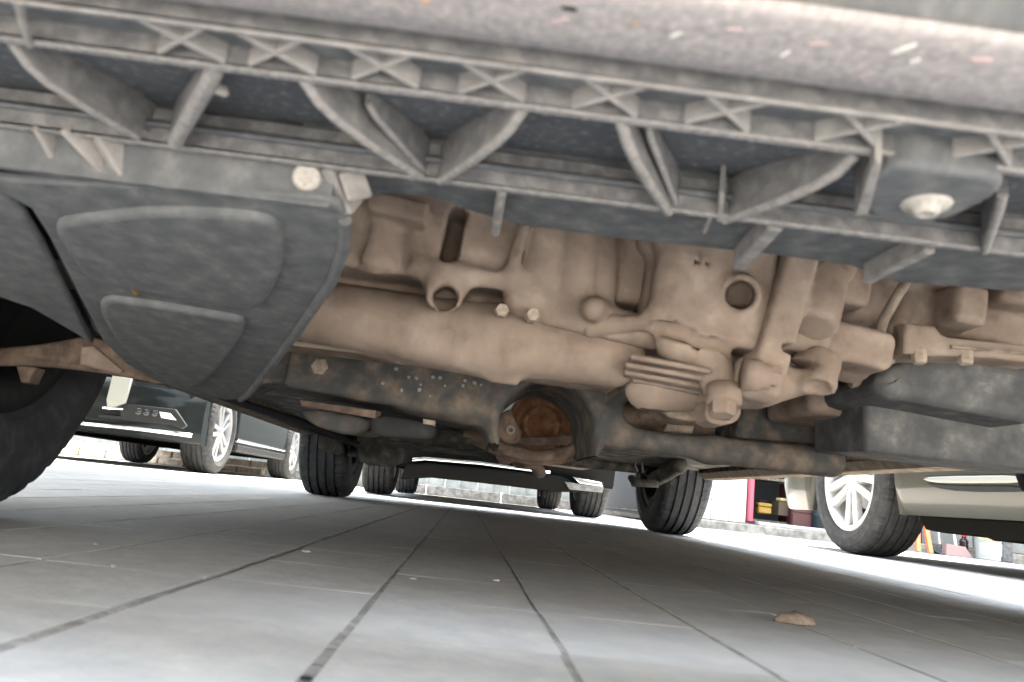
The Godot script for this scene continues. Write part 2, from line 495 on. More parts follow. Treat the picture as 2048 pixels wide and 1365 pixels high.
# wheel: a part of a car with sub-parts tyre, rim, spokes; out is +1 when its outer face looks towards +x
func wheel(car: Node3D, at: Vector3, r: float, w: float, rim_r: float, out: float, rubber: String, spokes: int, steer := 0.0, twin := false, phase := 0.0, metal := "alloy") -> Node3D:
	var n := Node3D.new()
	n.name = numbered("wheel", car)
	car.add_child(n, true)
	n.position = at - car.position
	n.rotation.y = steer
	var X := Vector3(out, 0, 0)
	var h := w * 0.5
	var prof := [[rim_r, -h * 0.8], [rim_r + 0.012, -h * 0.94], [lerpf(rim_r, r, 0.35), -h * 1.04], [lerpf(rim_r, r, 0.7), -h * 1.0], [r * 0.965, -h * 0.88], [r * 0.988, -h * 0.76]]
	for gx in [-0.5, -0.16, 0.18, 0.52]:
		var a: float = r * (1.0 - 0.012 * pow(absf(gx), 2.0))
		prof.append_array([[a, h * (gx - 0.055)], [a - 0.009, h * (gx - 0.04)], [a - 0.009, h * (gx + 0.04)], [a, h * (gx + 0.055)]])
	prof.append_array([[r * 0.988, h * 0.76], [r * 0.965, h * 0.88], [lerpf(rim_r, r, 0.7), h * 1.0], [lerpf(rim_r, r, 0.35), h * 1.04], [rim_r + 0.012, h * 0.94], [rim_r, h * 0.8]])
	var key := "tyre %s %s %s %s" % [r, w, rim_r, out]
	if not tex.has(key):
		var s := Shape.new()
		var rings := []
		for pi in prof.size():
			var around := PackedVector3Array()
			var shoulder: bool = prof[pi][0] > r * 0.96 and absf(prof[pi][1]) > h * 0.5
			for i in 192:
				# narrow cross cuts between the shoulder blocks
				var ra: float = prof[pi][0] - (0.0045 if shoulder and i % 4 == 0 else 0.0)
				var a := TAU * i / 192.0
				around.append(X * prof[pi][1] + Vector3(0, cos(a), sin(a)) * ra)
			rings.append(around)
		for i in rings.size():
			var k := (i + 1) % rings.size()
			for j in 192:
				var l := (j + 1) % 192
				s.q(rings[i][j], rings[i][l], rings[k][l], rings[k][j], 0)
		s.done()
		tex[key] = surface(s, Vector3.ZERO)
	put("tyre", tex[key], mats[rubber], n)
	var rs := Shape.new()
	rs.hoop(Vector3.ZERO, X, [[rim_r + 0.004, -h * 0.85], [rim_r + 0.004, h * 0.84], [rim_r - 0.004, h * 0.9], [rim_r - 0.022, h * 0.84], [rim_r - 0.03, h * 0.5], [rim_r - 0.035, -h * 0.85]], 48)
	rs.lathe(X * h * 0.05, X, [[0.0, -0.004], [rim_r * 0.55, -0.004], [rim_r * 0.55, 0.004], [0.0, 0.004]], 32, 0)
	put("rim", surface(rs, Vector3.ZERO), mats[metal], n)
	var hub := Shape.new()
	hub.lathe(X * h * 0.1, X, [[0.07, -0.02], [0.072, h * 0.55], [0.06, h * 0.62], [0.036, h * 0.66], [0.034, h * 0.72], [0.0, h * 0.74]], 24)
	for k in 5:
		var a := TAU * (k + 0.5) / 5.0
		hub.hex(X * h * 0.7 + Vector3(0, cos(a), sin(a)) * 0.053, X, 0.008, 0.006)
	put("hub", surface(hub, Vector3.ZERO), mats[metal], n)
	for k in spokes:
		var sp := Shape.new()
		var a := TAU * k / spokes + phase
		var e := Vector3(0, cos(a), sin(a))
		var side := Vector3(0, -sin(a), cos(a))
		for off in ([-1.0, 1.0] if twin else [0.0]):
			var o: float = off
			var r0 := 0.05
			var r1 := rim_r - 0.012
			var w0 := 0.016 if twin else 0.026
			var w1 := 0.018 if twin else 0.034
			var d0 := o * 0.022
			var d1 := o * 0.042
			sp.slab([X * h * 0.78 + e * r0 + side * (d0 - w0), X * h * 0.78 + e * r0 + side * (d0 + w0), X * h * 0.82 + e * r1 + side * (d1 + w1), X * h * 0.82 + e * r1 + side * (d1 - w1)], -X * 0.03, 0.007)
		put("spoke", surface(sp, Vector3.ZERO), mats[metal], n)
	var disc := Shape.new()
	disc.lathe(-X * h * 0.25, X, [[0.0, -0.01], [rim_r * 0.72, -0.01], [rim_r * 0.72, 0.01], [0.0, 0.01]], 32, 0)
	put("brake_disc", surface(disc, Vector3.ZERO), mats.dark_trim, n)
	return n

# lower body as one hollow solid: nose at z0, looking to +z, wheel openings at the axles
func body(car: Node3D, x0: float, z0: float, long: float, half: float, axles: Array, tyre: float, paint: String, sill := 0.2, nose_from := 0.0, wagon := false, bay := 0.33, cabin := 0.5, lift := 0.0) -> void:
	var st := PackedFloat32Array()
	var s := nose_from
	while s < long:
		st.append(s)
		s += 0.045
	st.append(long)
	var rings := []
	var arch := tyre + 0.06
	for e in st:
		var end := minf(e, long - e)
		var w := half * (1.0 - 0.16 * pow(clampf(1.0 - end / 0.45, 0.0, 1.0), 2.2))
		var top := lerpf(0.58, 0.74, clampf(e / 0.14, 0.0, 1.0)) + (0.22 + lift) * smoothstep(0.1, 1.1, e)
		if e > long - 0.5:
			top = minf(top, lerpf(0.62, 0.96, sqrt(clampf((long - e) / 0.3, 0.0, 1.0))))
		var low := sill + 0.06 * clampf(1.0 - end / 0.3, 0.0, 1.0)
		var flo := bay + (0.1 if e < 1.25 else 0.0)
		for ax in axles:
			var dz: float = absf(z0 - e - ax)
			if dz < arch:
				low = maxf(low, tyre + sqrt(arch * arch - dz * dz))
				flo = maxf(flo, low + 0.01)
		flo = minf(flo, top - 0.05)
		low = minf(low, flo - 0.008)
		var p := PackedVector3Array()
		for sd in [-1.0, 1.0]:
			var half_ring := [Vector2(w - 0.07, flo), Vector2(w - 0.055, low), Vector2(w - 0.03, low), Vector2(w - 0.008, lerpf(low, top, 0.15)), Vector2(w, lerpf(low, top, 0.55)), Vector2(w - 0.012, lerpf(low, top, 0.85)), Vector2(w - 0.06, top - 0.01), Vector2(w - 0.16, top)]
			if sd > 0.0:
				half_ring.reverse()
			for h in half_ring:
				p.append(Vector3(x0 + sd * h.x, h.y, z0 - e - 0.32 * pow(absf(h.x) / half, 3.2) * clampf(1.0 - e / 0.62, 0.0, 1.0)))
		rings.append(p)
	var sh := Shape.new()
	sh.loft(rings, 1)
	part("body_shell", sh, mats[paint], car)
	for sd in [-1.0, 1.0]:
		var hl := Shape.new()
		hl.loft([hl.ring(Vector3(x0 + sd * half * 0.50, 0.66, z0 - 0.12), Vector3(sd, 0, 0), 0.03, 12), hl.ring(Vector3(x0 + sd * half * 0.58, 0.67, z0 - 0.13), Vector3(sd, 0.1, 0), 0.06, 12), hl.ring(Vector3(x0 + sd * half * 0.78, 0.70, z0 - 0.24), Vector3(sd, 0.1, -0.5), 0.06, 12), hl.ring(Vector3(x0 + sd * half * 0.9, 0.73, z0 - 0.42), Vector3(sd, 0.1, -1), 0.03, 12)])
		part("headlight", hl, mats.lamp_lens, car)
	var cab := Shape.new()
	var roof := Shape.new()
	var cr := []
	var rr := []
	var c0 := 1.0
	var c1 := long - (0.15 if wagon else 0.75)
	for i in 13:
		var f := i / 12.0
		var e := lerpf(c0, c1, f)
		var hgt := 0.93 + lift + cabin * minf(smoothstep(0.0, 0.28, f), smoothstep(1.0, 0.86 if wagon else 0.7, f))
		var wl := half - 0.09
		var wt := half - 0.09 - 0.18 * (hgt - 0.93 - lift) / cabin
		cr.append(PackedVector3Array([Vector3(x0 - wl, 0.88 + lift, z0 - e), Vector3(x0 - wt, hgt, z0 - e), Vector3(x0 + wt, hgt, z0 - e), Vector3(x0 + wl, 0.88 + lift, z0 - e)]))
		if f > 0.25 and f < (0.88 if wagon else 0.72):
			rr.append(PackedVector3Array([Vector3(x0 - wt - 0.01, hgt - 0.03, z0 - e), Vector3(x0 - wt + 0.06, hgt + 0.035, z0 - e), Vector3(x0 + wt - 0.06, hgt + 0.035, z0 - e), Vector3(x0 + wt + 0.01, hgt - 0.03, z0 - e)]))
	cab.loft(cr, 0)
	part("window_band", cab, mats.glass_dark, car)
	roof.loft(rr, 0)
	part("roof", roof, mats[paint], car)

func _ready() -> void:
	# camera
	var cam := Camera3D.new()
	cam.name = "camera"
	add_child(cam)
	cam.position = Vector3(0, 0.0823, 0)
	cam.basis = Basis(Vector3.UP, -0.0394) * Basis(Vector3.RIGHT, 0.198) * Basis(Vector3.BACK, 0.1115)
	cam.near = 0.02
	cam.far = 400.0
	var attr := CameraAttributesPhysical.new()
	attr.frustum_focal_length = 17.5 / 0.441177 # a vertical view of 47.6 degrees
	attr.frustum_focus_distance = 1.9
	attr.exposure_aperture = attr.frustum_focal_length / 2.1
	cam.attributes = attr
	cam.fov = 47.612
	cam.current = true
	# sky, sun and exposure
	var sky := ProceduralSkyMaterial.new()
	sky.sky_top_color = Color(0.77, 0.81, 0.86)
	sky.sky_horizon_color = Color(0.96, 0.955, 0.94)
	sky.ground_horizon_color = Color(0.55, 0.53, 0.48)
	sky.ground_bottom_color = Color(0.35, 0.33, 0.30)
	sky.sky_energy_multiplier = 1.25
	var env := Environment.new()
	env.background_mode = Environment.BG_SKY
	env.sky = Sky.new()
	env.sky.sky_material = sky
	env.tonemap_mode = Environment.TONE_MAPPER_LINEAR
	env.tonemap_exposure = 10.2
	env.sdfgi_enabled = true
	env.ssao_enabled = true
	env.ssil_enabled = true
	var around := WorldEnvironment.new()
	around.name = "surroundings"
	around.environment = env
	add_child(around)
	var sun := DirectionalLight3D.new()
	sun.name = "sun"
	add_child(sun)
	sun.light_energy = 1.5
	sun.light_color = Color(1.0, 0.95, 0.87)
	sun.light_angular_distance = 0.53
	sun.shadow_enabled = true
	sun.look_at_from_position(Vector3.ZERO, Vector3(-0.12, -1.0, 0.28), Vector3.FORWARD)
	make_materials()
	ground()
	back_wall()
	added_carport()
	workshop()
	added_building()
	own_car()
	black_car()
	following_car()
	beige_car()
	litter()

# ---------------------------------------------------------------- the setting

func ground() -> void:
	var g := Shape.new()
	g.box(Vector3(0, -0.11, -20), Vector3(300, 0.2, 300))
	tag(part("ground", g, mats.concrete, self), "", "", "", "structure")
	var pave := Node3D.new()
	pave.name = "pavement"
	add_child(pave)
	tag(pave, "", "", "", "structure")
	var bed := Shape.new()
	bed.box(Vector3(0.2, -0.0075, -4.2), Vector3(9.2, 0.003, 10.8))
	part("bedding_sand", bed, mats.joint, pave)
	var rng := RandomNumberGenerator.new()
	rng.seed = 7
	# sand that fills the long joints unevenly
	var fill := Shape.new()
	for i in range(-12, 14):
		var jx := -0.055 + 0.1215 * i
		var deep: float = {-1: -0.0030, 0: -0.0010, 1: -0.0017, 2: -0.0008, 3: -0.0016, -2: -0.0014}.get(i, -0.0012)
		var last := Vector3(jx, -0.004, 0.3)
		for j in range(1, 220):
			var lowest := deep if (j / 7 + i * 3) % 3 != 0 else -0.0009
			var nx := Vector3(jx, rng.randf_range(lowest, minf(-0.0003, lowest * 0.5)), 0.3 - 0.03 * j)
			fill.q(last + Vector3(-0.007, 0, 0), last + Vector3(0.007, 0, 0), nx + Vector3(0.007, 0, 0), nx + Vector3(-0.007, 0, 0), 1)
			fill.q(last + Vector3(-0.007, -0.008, 0), nx + Vector3(-0.007, -0.008, 0), nx + Vector3(0.007, -0.008, 0), last + Vector3(0.007, -0.008, 0), 0)
			last = nx
		fill.done()
	tag(part("joint_sand", fill, mats.joint, pave), "", "", "", "stuff")
	var blocks := []
	for k in 6:
		var b := Shape.new()
		var wx: float = 0.1188 - 0.0005 * k
		b.box(Vector3(0, -0.012, 0), Vector3(wx - 0.001, 0.024, 0.1549 - 0.00005 * k))
		blocks.append(surface(b, Vector3.ZERO))
	var spots := []
	for i in range(-36, 37):
		for j in range(-8, 60):
			var x := 0.00575 + 0.1215 * i
			var z := -0.3775 - 0.155 * j + 0.0016 * sin(i * 2.7)
			if x < -4.3 or x > 4.7 or z < -9.4 or z > 1.2:
				continue
			if i <= -2:
				x -= 0.0045
			var y := rng.randf_range(-0.00022, 0.0)
			var tilt := Basis.from_euler(Vector3(rng.randf_range(-0.0006, 0.0006), rng.randf_range(-0.004, 0.004), rng.randf_range(-0.003, 0.003)))
			spots.append([Vector2(x, z).length() + (100.0 if absf(x + 0.03) > -z * 0.75 + 0.15 or z > -0.25 else 0.0), Transform3D(tilt, Vector3(x + rng.randf_range(-0.0012, 0.0012), y, z)), rng.randi_range(0, 5), [0, 0, 1, 2, 3, 0][rng.randi_range(0, 5)]])
	spots.sort_custom(func(a, b): return a[0] < b[0])
	for n in 300:
		var o := put("paver", blocks[spots[n][2]], mats["paver_%d" % spots[n][3]], pave)
		o.transform = spots[n][1]
	var st := SurfaceTool.new()
	st.begin(Mesh.PRIMITIVE_TRIANGLES)
	for n in range(300, spots.size()):
		st.append_from(blocks[spots[n][2]], 0, spots[n][1])
	var rest := put("far_pavers", st.commit(), mats.paver_0, pave)
	tag(rest, "", "", "", "stuff")

func back_wall() -> void:
	var z := -10.6
	var w := thing("panel_fence", "tall pale corrugated steel fence behind the row of parked cars", "fence", Vector3(-2.5, 0, z))
	for k in 34:
		var x := -9.0 + 0.95 * 0.46 * k
		if x > 5.5:
			break
		var p := Shape.new()
		var o := []
		var width := 0.435
		for e in [[0.0, 0.0], [0.16, 0.0], [0.175, 0.018], [0.205, 0.018], [0.22, 0.0], [0.38, 0.0], [0.395, 0.018], [0.425, 0.018], [width, 0.004]]:
			o.append(Vector3(x + e[0], 0.12, z + e[1]))
		for e in [[width, -0.004], [0.0, -0.008]]:
			o.append(Vector3(x + e[0], 0.12, z + e[1]))
		p.slab(o, Vector3(0, 2.6, 0))
		part("panel", p, mats.steel_panel, w)
	for x in [-8.9, -6.0, -3.0, 0.0, 3.0, 5.4]:
		var p := Shape.new()
		p.box(Vector3(x, 1.4, z - 0.05), Vector3(0.06, 2.8, 0.06))
		part("post", p, mats.dark_trim, w)
	var sw := thing("added_side_wall", "unseen plain wall added along the left side to dim the lane there", "wall", Vector3(-8.45, 0, -4.0))  # unseen wall, added to keep low side light off the left lane
	var ws := Shape.new()
	ws.box(Vector3(-8.45, 1.3, -4.0), Vector3(0.2, 2.6, 13.0))
	part("wall_face", ws, mats.kerb, sw)
	ws = Shape.new()
	ws.box(Vector3(-8.45, 2.63, -4.0), Vector3(0.28, 0.06, 13.1), Basis.IDENTITY, 0.01)
	part("coping", ws, mats.concrete, sw)
	var kb := thing("kerb", "low weathered concrete kerb along the foot of the steel fence", "kerb", Vector3(-2.5, 0, z + 0.1))
	for k in 15:
		var s := Shape.new()
		s.box(Vector3(-9.0 + k * 1.0, 0.055, z + 0.11), Vector3(0.985, 0.13, 0.2), Basis.IDENTITY, 0.012)
		part("kerb_stone", s, mats.kerb, kb)
	# the low brick edge seen under the black car
	var e := thing("brick_edging", "low course of pale beige bricks behind the black car", "edging", Vector3(-4, 0, -9.55))
	for row in 2:
		for k in 14:
			var s := Shape.new()
			s.box(Vector3(-6.6 + k * 0.31 + row * 0.15, 0.045 + row * 0.085, -9.6), Vector3(0.295, 0.075, 0.14), Basis.from_euler(Vector3(0, 0.004 * (k % 3 - 1), 0)), 0.008)
			part("brick", s, mats.brick, e)

func added_carport() -> void:
	var c := thing("added_carport", "unseen open roof on posts to the left, added to shade the lane and the parked car", "added_carport", Vector3(-7.1, 0, -3.1))  # unseen roof, added and shaped to shade the left lane
	for k in 18:
		var x := -8.3 + 0.5 * k
		var s := Shape.new()
		var o := []
		for e in [[0.0, 0.0], [0.12, 0.0], [0.14, 0.03], [0.23, 0.03], [0.25, 0.0], [0.37, 0.0], [0.39, 0.03], [0.48, 0.03], [0.498, 0.002], [0.498, -0.004], [0.0, -0.004]]:
			o.append(Vector3(x + e[0], 2.6 + e[1], -5.3))
		s.slab(o, Vector3(0, 0, 8.0 if x < -1.5 else 4.5))
		part("roof_sheet", s, mats.steel_panel, c)
	for z in [-5.2, -3.1, -1.0, 2.5]:
		var s := Shape.new()
		s.box(Vector3(-3.8 if z < 0.0 else -4.8, 2.53, z), Vector3(8.8 if z < 0.0 else 6.8, 0.12, 0.06))
		part("rafter", s, mats.pan_grey, c)
		s = Shape.new()
		s.box(Vector3(-7.1, 1.23, z), Vector3(0.1, 2.46, 0.1), Basis.IDENTITY, 0.01)
		part("post", s, mats.pan_grey, c)
		s = Shape.new()
		s.bar(Vector3(-7.05, 1.7, z), Vector3(-5.3, 2.44, z), 0.05, 0.05)
		part("brace", s, mats.pan_grey, c)

func added_building() -> void:
	var b := thing("added_building", "unseen pale two storey building added across the yard to block the low sky", "building", Vector3(0, 0, 11.0))  # unseen building, added to block low sky; its pale walls bounce light back
	var s := Shape.new()
	s.box(Vector3(0, 3.6, 11.0), Vector3(34, 7.2, 4.0))
	part("wall", s, mats.grey_render, b)
	s = Shape.new()
	s.box(Vector3(0, 7.3, 11.0), Vector3(34.6, 0.2, 4.6))
	part("roof", s, mats.pan_grey, b)
	for row in 2:
		for k in 9:
			s = Shape.new()
			s.box(Vector3(-14.0 + 3.5 * k, 1.9 + 3.2 * row, 8.97), Vector3(1.7, 1.4, 0.1))
			var w := part("window", s, mats.dark_trim, b)
			s = Shape.new()
			s.box(Vector3(-14.0 + 3.5 * k, 1.9 + 3.2 * row, 8.93), Vector3(1.5, 1.2, 0.04))
			part("pane", s, mats.glass_dark, w)

func workshop() -> void:
	var z := -7.05
	var b := thing("workshop", "white panelled workshop with an open doorway to the right of the cars", "building", Vector3(3.2, 0, z))
	var s := Shape.new()
	s.box(Vector3(4.6, 0.03, z - 0.02), Vector3(5.9, 0.1, 0.34), Basis.IDENTITY, 0.015)
	part("plinth", s, mats.kerb, b)
	var door_l: Vector3 = Vector3(2.5958, .1171, -7.05)
	var door_r: Vector3 = Vector3(3.7222, .1044, -7.05)
	var x := door_l.x - 0.03
	var step := 0.163
	while x > 1.72:
		var p := Shape.new()
		p.slab([Vector3(x, 0.085, z), Vector3(x - step + 0.006, 0.085, z), Vector3(x - step + 0.006, 3.1, z), Vector3(x, 3.1, z)], Vector3(0, 0, -0.05), 0.006)
		part("wall_panel", p, mats.white_panel, b)
		x -= step
	x = door_r.x
	while x < 7.4:
		var p := Shape.new()
		p.slab([Vector3(x, 0.085, z), Vector3(x + step - 0.006, 0.085, z), Vector3(x + step - 0.006, 3.1, z), Vector3(x, 3.1, z)], Vector3(0, 0, -0.05), 0.006)
		part("wall_panel", p, mats.shaded_panel, b)
		x += step
	var post := Shape.new()
	post.box(Vector3(door_l.x, 1.15, z + 0.01), Vector3(0.045, 2.1, 0.07), Basis.IDENTITY, 0.006)
	part("door_post", post, mats.pink_red, b)
	var head := Shape.new()
	head.box(Vector3((door_l.x + door_r.x) * 0.5, 2.65, z - 0.028), Vector3(door_r.x - door_l.x - 0.02, 0.9, 0.05))
	part("door_head", head, mats.white_panel, b)
	var sill := Shape.new()
	sill.box(Vector3((door_l.x + door_r.x) * 0.5 + 0.02, 0.095, z + 0.06), Vector3(door_r.x - door_l.x - 0.06, 0.03, 0.12), Basis.IDENTITY, 0.006)
	part("door_sill", sill, mats.alloy, b)
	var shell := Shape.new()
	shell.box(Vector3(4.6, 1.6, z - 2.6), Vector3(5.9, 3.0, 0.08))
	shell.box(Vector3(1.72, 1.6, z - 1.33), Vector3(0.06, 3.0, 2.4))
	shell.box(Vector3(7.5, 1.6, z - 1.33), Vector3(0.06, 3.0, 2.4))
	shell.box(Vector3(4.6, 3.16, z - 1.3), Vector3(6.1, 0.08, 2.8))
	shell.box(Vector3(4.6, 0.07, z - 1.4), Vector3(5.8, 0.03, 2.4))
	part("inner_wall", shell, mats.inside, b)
	var aw := Shape.new()
	aw.slab([Vector3(3.35, 2.75, z - 0.1), Vector3(8.0, 2.75, z - 0.1), Vector3(8.0, 2.45, z + 2.2), Vector3(3.35, 2.45, z + 2.2)], Vector3(0, 0.03, 0))
	part("added_awning", aw, mats.pan_grey, b)  # out of view, added to shade the wall and the things below
	for ax in [3.4, 5.6, 7.8]:
		aw = Shape.new()
		aw.bar(Vector3(ax, 2.0, z + 0.02), Vector3(ax, 2.46, z + 1.9), 0.04, 0.04, Vector3.UP)
		part("added_awning_strut", aw, mats.pan_grey, b)
	# things inside the doorway
	var sh := thing("steel_shelf", "grey steel shelf standing inside the workshop doorway", "shelf", Vector3(2.75, 0.085, z - 0.5))
	for k in 4:
		var p := Shape.new()
		p.box(Vector3(2.8, 0.12 + 0.4 * k, z - 0.5), Vector3(1.0, 0.025, 0.4))
		part("board", p, mats.steel, sh)
	for k in 4:
		var p := Shape.new()
		p.box(Vector3(2.8 + (0.5 if k & 1 else -0.5), 0.75, z - 0.5 + (0.19 if k & 2 else -0.19)), Vector3(0.035, 1.35, 0.035))
		part("upright", p, mats.steel, sh)
	var tb := thing("toolbox", "yellow plastic toolbox on the low shelf in the doorway", "toolbox", Vector3(2.8627, .1805, -7.4))
	var tc: Vector3 = Vector3(2.8597, .2459, -7.4)
	s = Shape.new()
	s.box(tc + Vector3(0, -0.025, 0), Vector3(0.13, 0.06, 0.09), Basis.IDENTITY, 0.008)
	part("case", s, mats.yellow, tb)
	s = Shape.new()
	s.box(tc + Vector3(0, 0.026, 0), Vector3(0.136, 0.036, 0.096), Basis.IDENTITY, 0.01)
	part("lid", s, mats.yellow, tb)
	s = Shape.new()
	s.tube([tc + Vector3(-0.03, 0.045, 0), tc + Vector3(-0.025, 0.065, 0), tc + Vector3(0.025, 0.065, 0), tc + Vector3(0.03, 0.045, 0)], 0.006)
	part("handle", s, mats.dark_trim, tb)
	var cb := thing("cardboard_box", "brown cardboard box beside the yellow toolbox", "box", Vector3(3.0333, .1802, -7.4))
	var cc: Vector3 = Vector3(3.0302, .255, -7.4)
	s = Shape.new()
	s.box(cc, Vector3(0.12, 0.13, 0.14), Basis.from_euler(Vector3(0, 0.1, 0)), 0.003)
	part("carton", s, mats.cardboard, cb)
	s = Shape.new()
	s.box(cc + Vector3(0.01, 0.085, 0), Vector3(0.09, 0.028, 0.08), Basis.from_euler(Vector3(0, 0.3, 0)), 0.006)
	part("packet", s, mats.label_yellow, cb)
	var rc := thing("red_cabinet", "dull red metal cabinet inside the right side of the doorway", "cabinet", Vector3(3.1926, .1036, -7.3))
	var r0: Vector3 = Vector3(3.1869, .126, -7.3)
	s = Shape.new()
	s.box(r0 + Vector3(0, 0.17, -0.12), Vector3(0.22, 0.40, 0.3), Basis.IDENTITY, 0.006)
	part("carcass", s, mats.crate_red, rc)
	for k in 3:
		s = Shape.new()
		s.box(r0 + Vector3(0, 0.04 + 0.13 * k, 0.036), Vector3(0.2, 0.118, 0.014), Basis.IDENTITY, 0.003)
		part("drawer", s, mats.crate_red, rc)
	s = Shape.new()
	s.box(r0 + Vector3(0, 0.381, -0.12), Vector3(0.235, 0.02, 0.32), Basis.IDENTITY, 0.004)
	part("top", s, mats.cast, rc)
	var bd := thing("blue_drum", "dark blue drum beside the red cabinet, half hidden by the wheel", "drum", Vector3(3.3479, .0995, -7.25))
	var b0: Vector3 = Vector3(3.3625, .092, -7.25)
	s = Shape.new()
	s.lathe(b0, Vector3.UP, [[0.0, 0.0], [0.09, 0.0], [0.095, 0.02], [0.095, 0.12], [0.099, 0.13], [0.095, 0.14], [0.095, 0.26], [0.099, 0.27], [0.09, 0.28], [0.0, 0.28]], 24)
	part("drum_body", s, mats.crate_blue, bd)
	# things against the wall to the right
	var at: Vector3 = Vector3(4.0804, 0, -6.7045)
	at.z = z + 0.35
	var fr := thing("orange_frame", "orange metal stand leaning by the white wall behind the beige car", "stand", Vector3(3.9904, -.0015, -6.6))
	var fa: Vector3 = Vector3(4.0124, -.0158, -6.6)
	s = Shape.new()
	s.bar(Vector3(fa.x, 0.0, -6.6), Vector3(fa.x - 0.05, 0.7, -6.75), 0.04, 0.03, Vector3.BACK, 0.004)
	part("leg", s, mats.orange, fr)
	s = Shape.new()
	s.bar(Vector3(fa.x - 0.11, 0.0, -6.6), Vector3(fa.x - 0.06, 0.7, -6.75), 0.04, 0.03, Vector3.BACK, 0.004)
	part("leg", s, mats.orange, fr)
	s = Shape.new()
	s.box(Vector3(fa.x - 0.055, 0.70, -6.76), Vector3(0.16, 0.04, 0.05), Basis.IDENTITY, 0.006)
	part("top_bar", s, mats.orange, fr)
	var br := thing("broom", "push broom with a pale wooden handle standing by the white wall", "broom", Vector3(4.3414, .0067, -6.7))
	var ba: Vector3 = Vector3(4.3368, -.0149, -6.7)
	ba.y = 0.0
	s = Shape.new()
	s.slab([ba + Vector3(-0.12, 0.0, 0), ba + Vector3(0.13, 0.0, 0), ba + Vector3(0.06, 0.09, 0), ba + Vector3(-0.11, 0.1, 0)], Vector3(0, 0, -0.06), 0.008)
	part("bristles", s, mats.broom_pink, br)
	s = Shape.new()
	s.tube([ba + Vector3(-0.01, 0.08, -0.03), ba + Vector3(-0.05, 1.2, -0.22)], 0.012)
	part("handle", s, mats.wood, br)
	var dp := thing("dustpan", "grey dustpan with a thin upright handle next to the broom", "dustpan", Vector3(4.2836, -.003, -6.8))
	var da: Vector3 = Vector3(4.2835, -.0159, -6.8)
	da.y = 0.0
	s = Shape.new()
	s.slab([da + Vector3(-0.1, 0.005, 0.08), da + Vector3(0.1, 0.005, 0.08), da + Vector3(0.09, 0.03, -0.08), da + Vector3(-0.09, 0.03, -0.08)], Vector3(0, 0.008, 0), 0.002)
	s.box(da + Vector3(0, 0.05, -0.085), Vector3(0.19, 0.08, 0.01))
	part("tray", s, mats.pan_grey, dp)
	s = Shape.new()
	s.tube([da + Vector3(0, 0.05, -0.09), da + Vector3(0, 0.8, -0.2)], 0.009)
	part("handle", s, mats.wood, dp)
	var bo := thing("oil_bottle", "dark round bottle with a red cap by the wall", "bottle", Vector3(4.4797, .0007, -6.85))
	var oa: Vector3 = Vector3(4.4797, .0007, -6.85)
	oa.y = 0.0
	s = Shape.new()
	s.lathe(oa, Vector3.UP, [[0.0, 0.0], [0.036, 0.0], [0.04, 0.01], [0.04, 0.1], [0.036, 0.115], [0.04, 0.13], [0.034, 0.15], [0.018, 0.165], [0.018, 0.175], [0.0, 0.175]], 20)
	part("bottle_body", s, mats.bottle_dark, bo)
	s = Shape.new()
	s.lathe(oa + Vector3(0, 0.175, 0), Vector3.UP, [[0.0, 0.0], [0.021, 0.0], [0.021, 0.022], [0.0, 0.024]], 16)
	part("cap", s, mats.red_cap, bo)
	var bu := thing("white_bucket", "white plastic bucket with a pale printed label", "bucket", Vector3(4.6013, -.004, -6.7))
	var ua: Vector3 = Vector3(4.6013, -.004, -6.7)
	ua.y = 0.0
	s = Shape.new()
	s.lathe(ua, Vector3.UP, [[0.0, 0.0], [0.10, 0.0], [0.105, 0.01], [0.115, 0.24], [0.121, 0.245], [0.121, 0.265], [0.115, 0.27], [0.117, 0.30], [0.0, 0.305]], 32)
	part("bucket_body", s, mats.bucket_white, bu)
	for l in [["label_pale", 0.04, 0.145, 0.075], ["label_yellow", 0.165, 0.215, 0.085]]:
		s = Shape.new()
		var outer := []
		var a0: float = 0.95
		var o := []
		for k in 11:
			var a := -a0 + 2.0 * a0 * k / 10.0 - 0.3
			o.append(Vector3(sin(a), 0, cos(a)))
		for k in 10:
			var ra: float = 0.1115 + 0.009 * (l[1] - 0.04) / 0.2
			var rb: float = 0.1115 + 0.009 * (l[2] - 0.04) / 0.2
			s.q(ua + o[k] * ra + Vector3(0, l[1], 0), ua + o[k + 1] * ra + Vector3(0, l[1], 0), ua + o[k + 1] * rb + Vector3(0, l[2], 0), ua + o[k] * rb + Vector3(0, l[2], 0))
			s.q(ua + o[k] * (ra - 0.004) + Vector3(0, l[1], 0), ua + o[k] * (rb - 0.004) + Vector3(0, l[2], 0), ua + o[k + 1] * (rb - 0.004) + Vector3(0, l[2], 0), ua + o[k + 1] * (ra - 0.004) + Vector3(0, l[1], 0))
		s.done()
		part("label", s, mats[l[0]], bu)
	for k in 4:
		s = Shape.new()
		s.box(ua + Vector3(0.015 + 0.016 * k, 0.198, 0.1195 - 0.003 * k), Vector3(0.009, 0.012, 0.003))
		part("print_mark", s, mats.print_dark, bu)
	s = Shape.new()
	s.box(ua + Vector3(-0.01, 0.172, 0.120), Vector3(0.075, 0.008, 0.003))
	part("print_line", s, mats.print_red, bu)
	var gp := thing("grey_bin", "tall dark grey bin standing right of the white bucket", "bin", Vector3(4.7097, -.0008, -6.6))
	var ga: Vector3 = Vector3(4.7008, -.0017, -6.6)
	ga.y = 0.0
	s = Shape.new()
	s.box(ga + Vector3(0, 0.25, -0.05), Vector3(0.10, 0.5, 0.12), Basis.IDENTITY, 0.01)
	part("bin_body", s, mats.pan_grey, gp)
	s = Shape.new()
	s.box(ga + Vector3(0, 0.515, -0.05), Vector3(0.115, 0.03, 0.135), Basis.IDENTITY, 0.008)
	part("lid", s, mats.dark_trim, gp)

# ---------------------------------------------------------------- the car above the camera

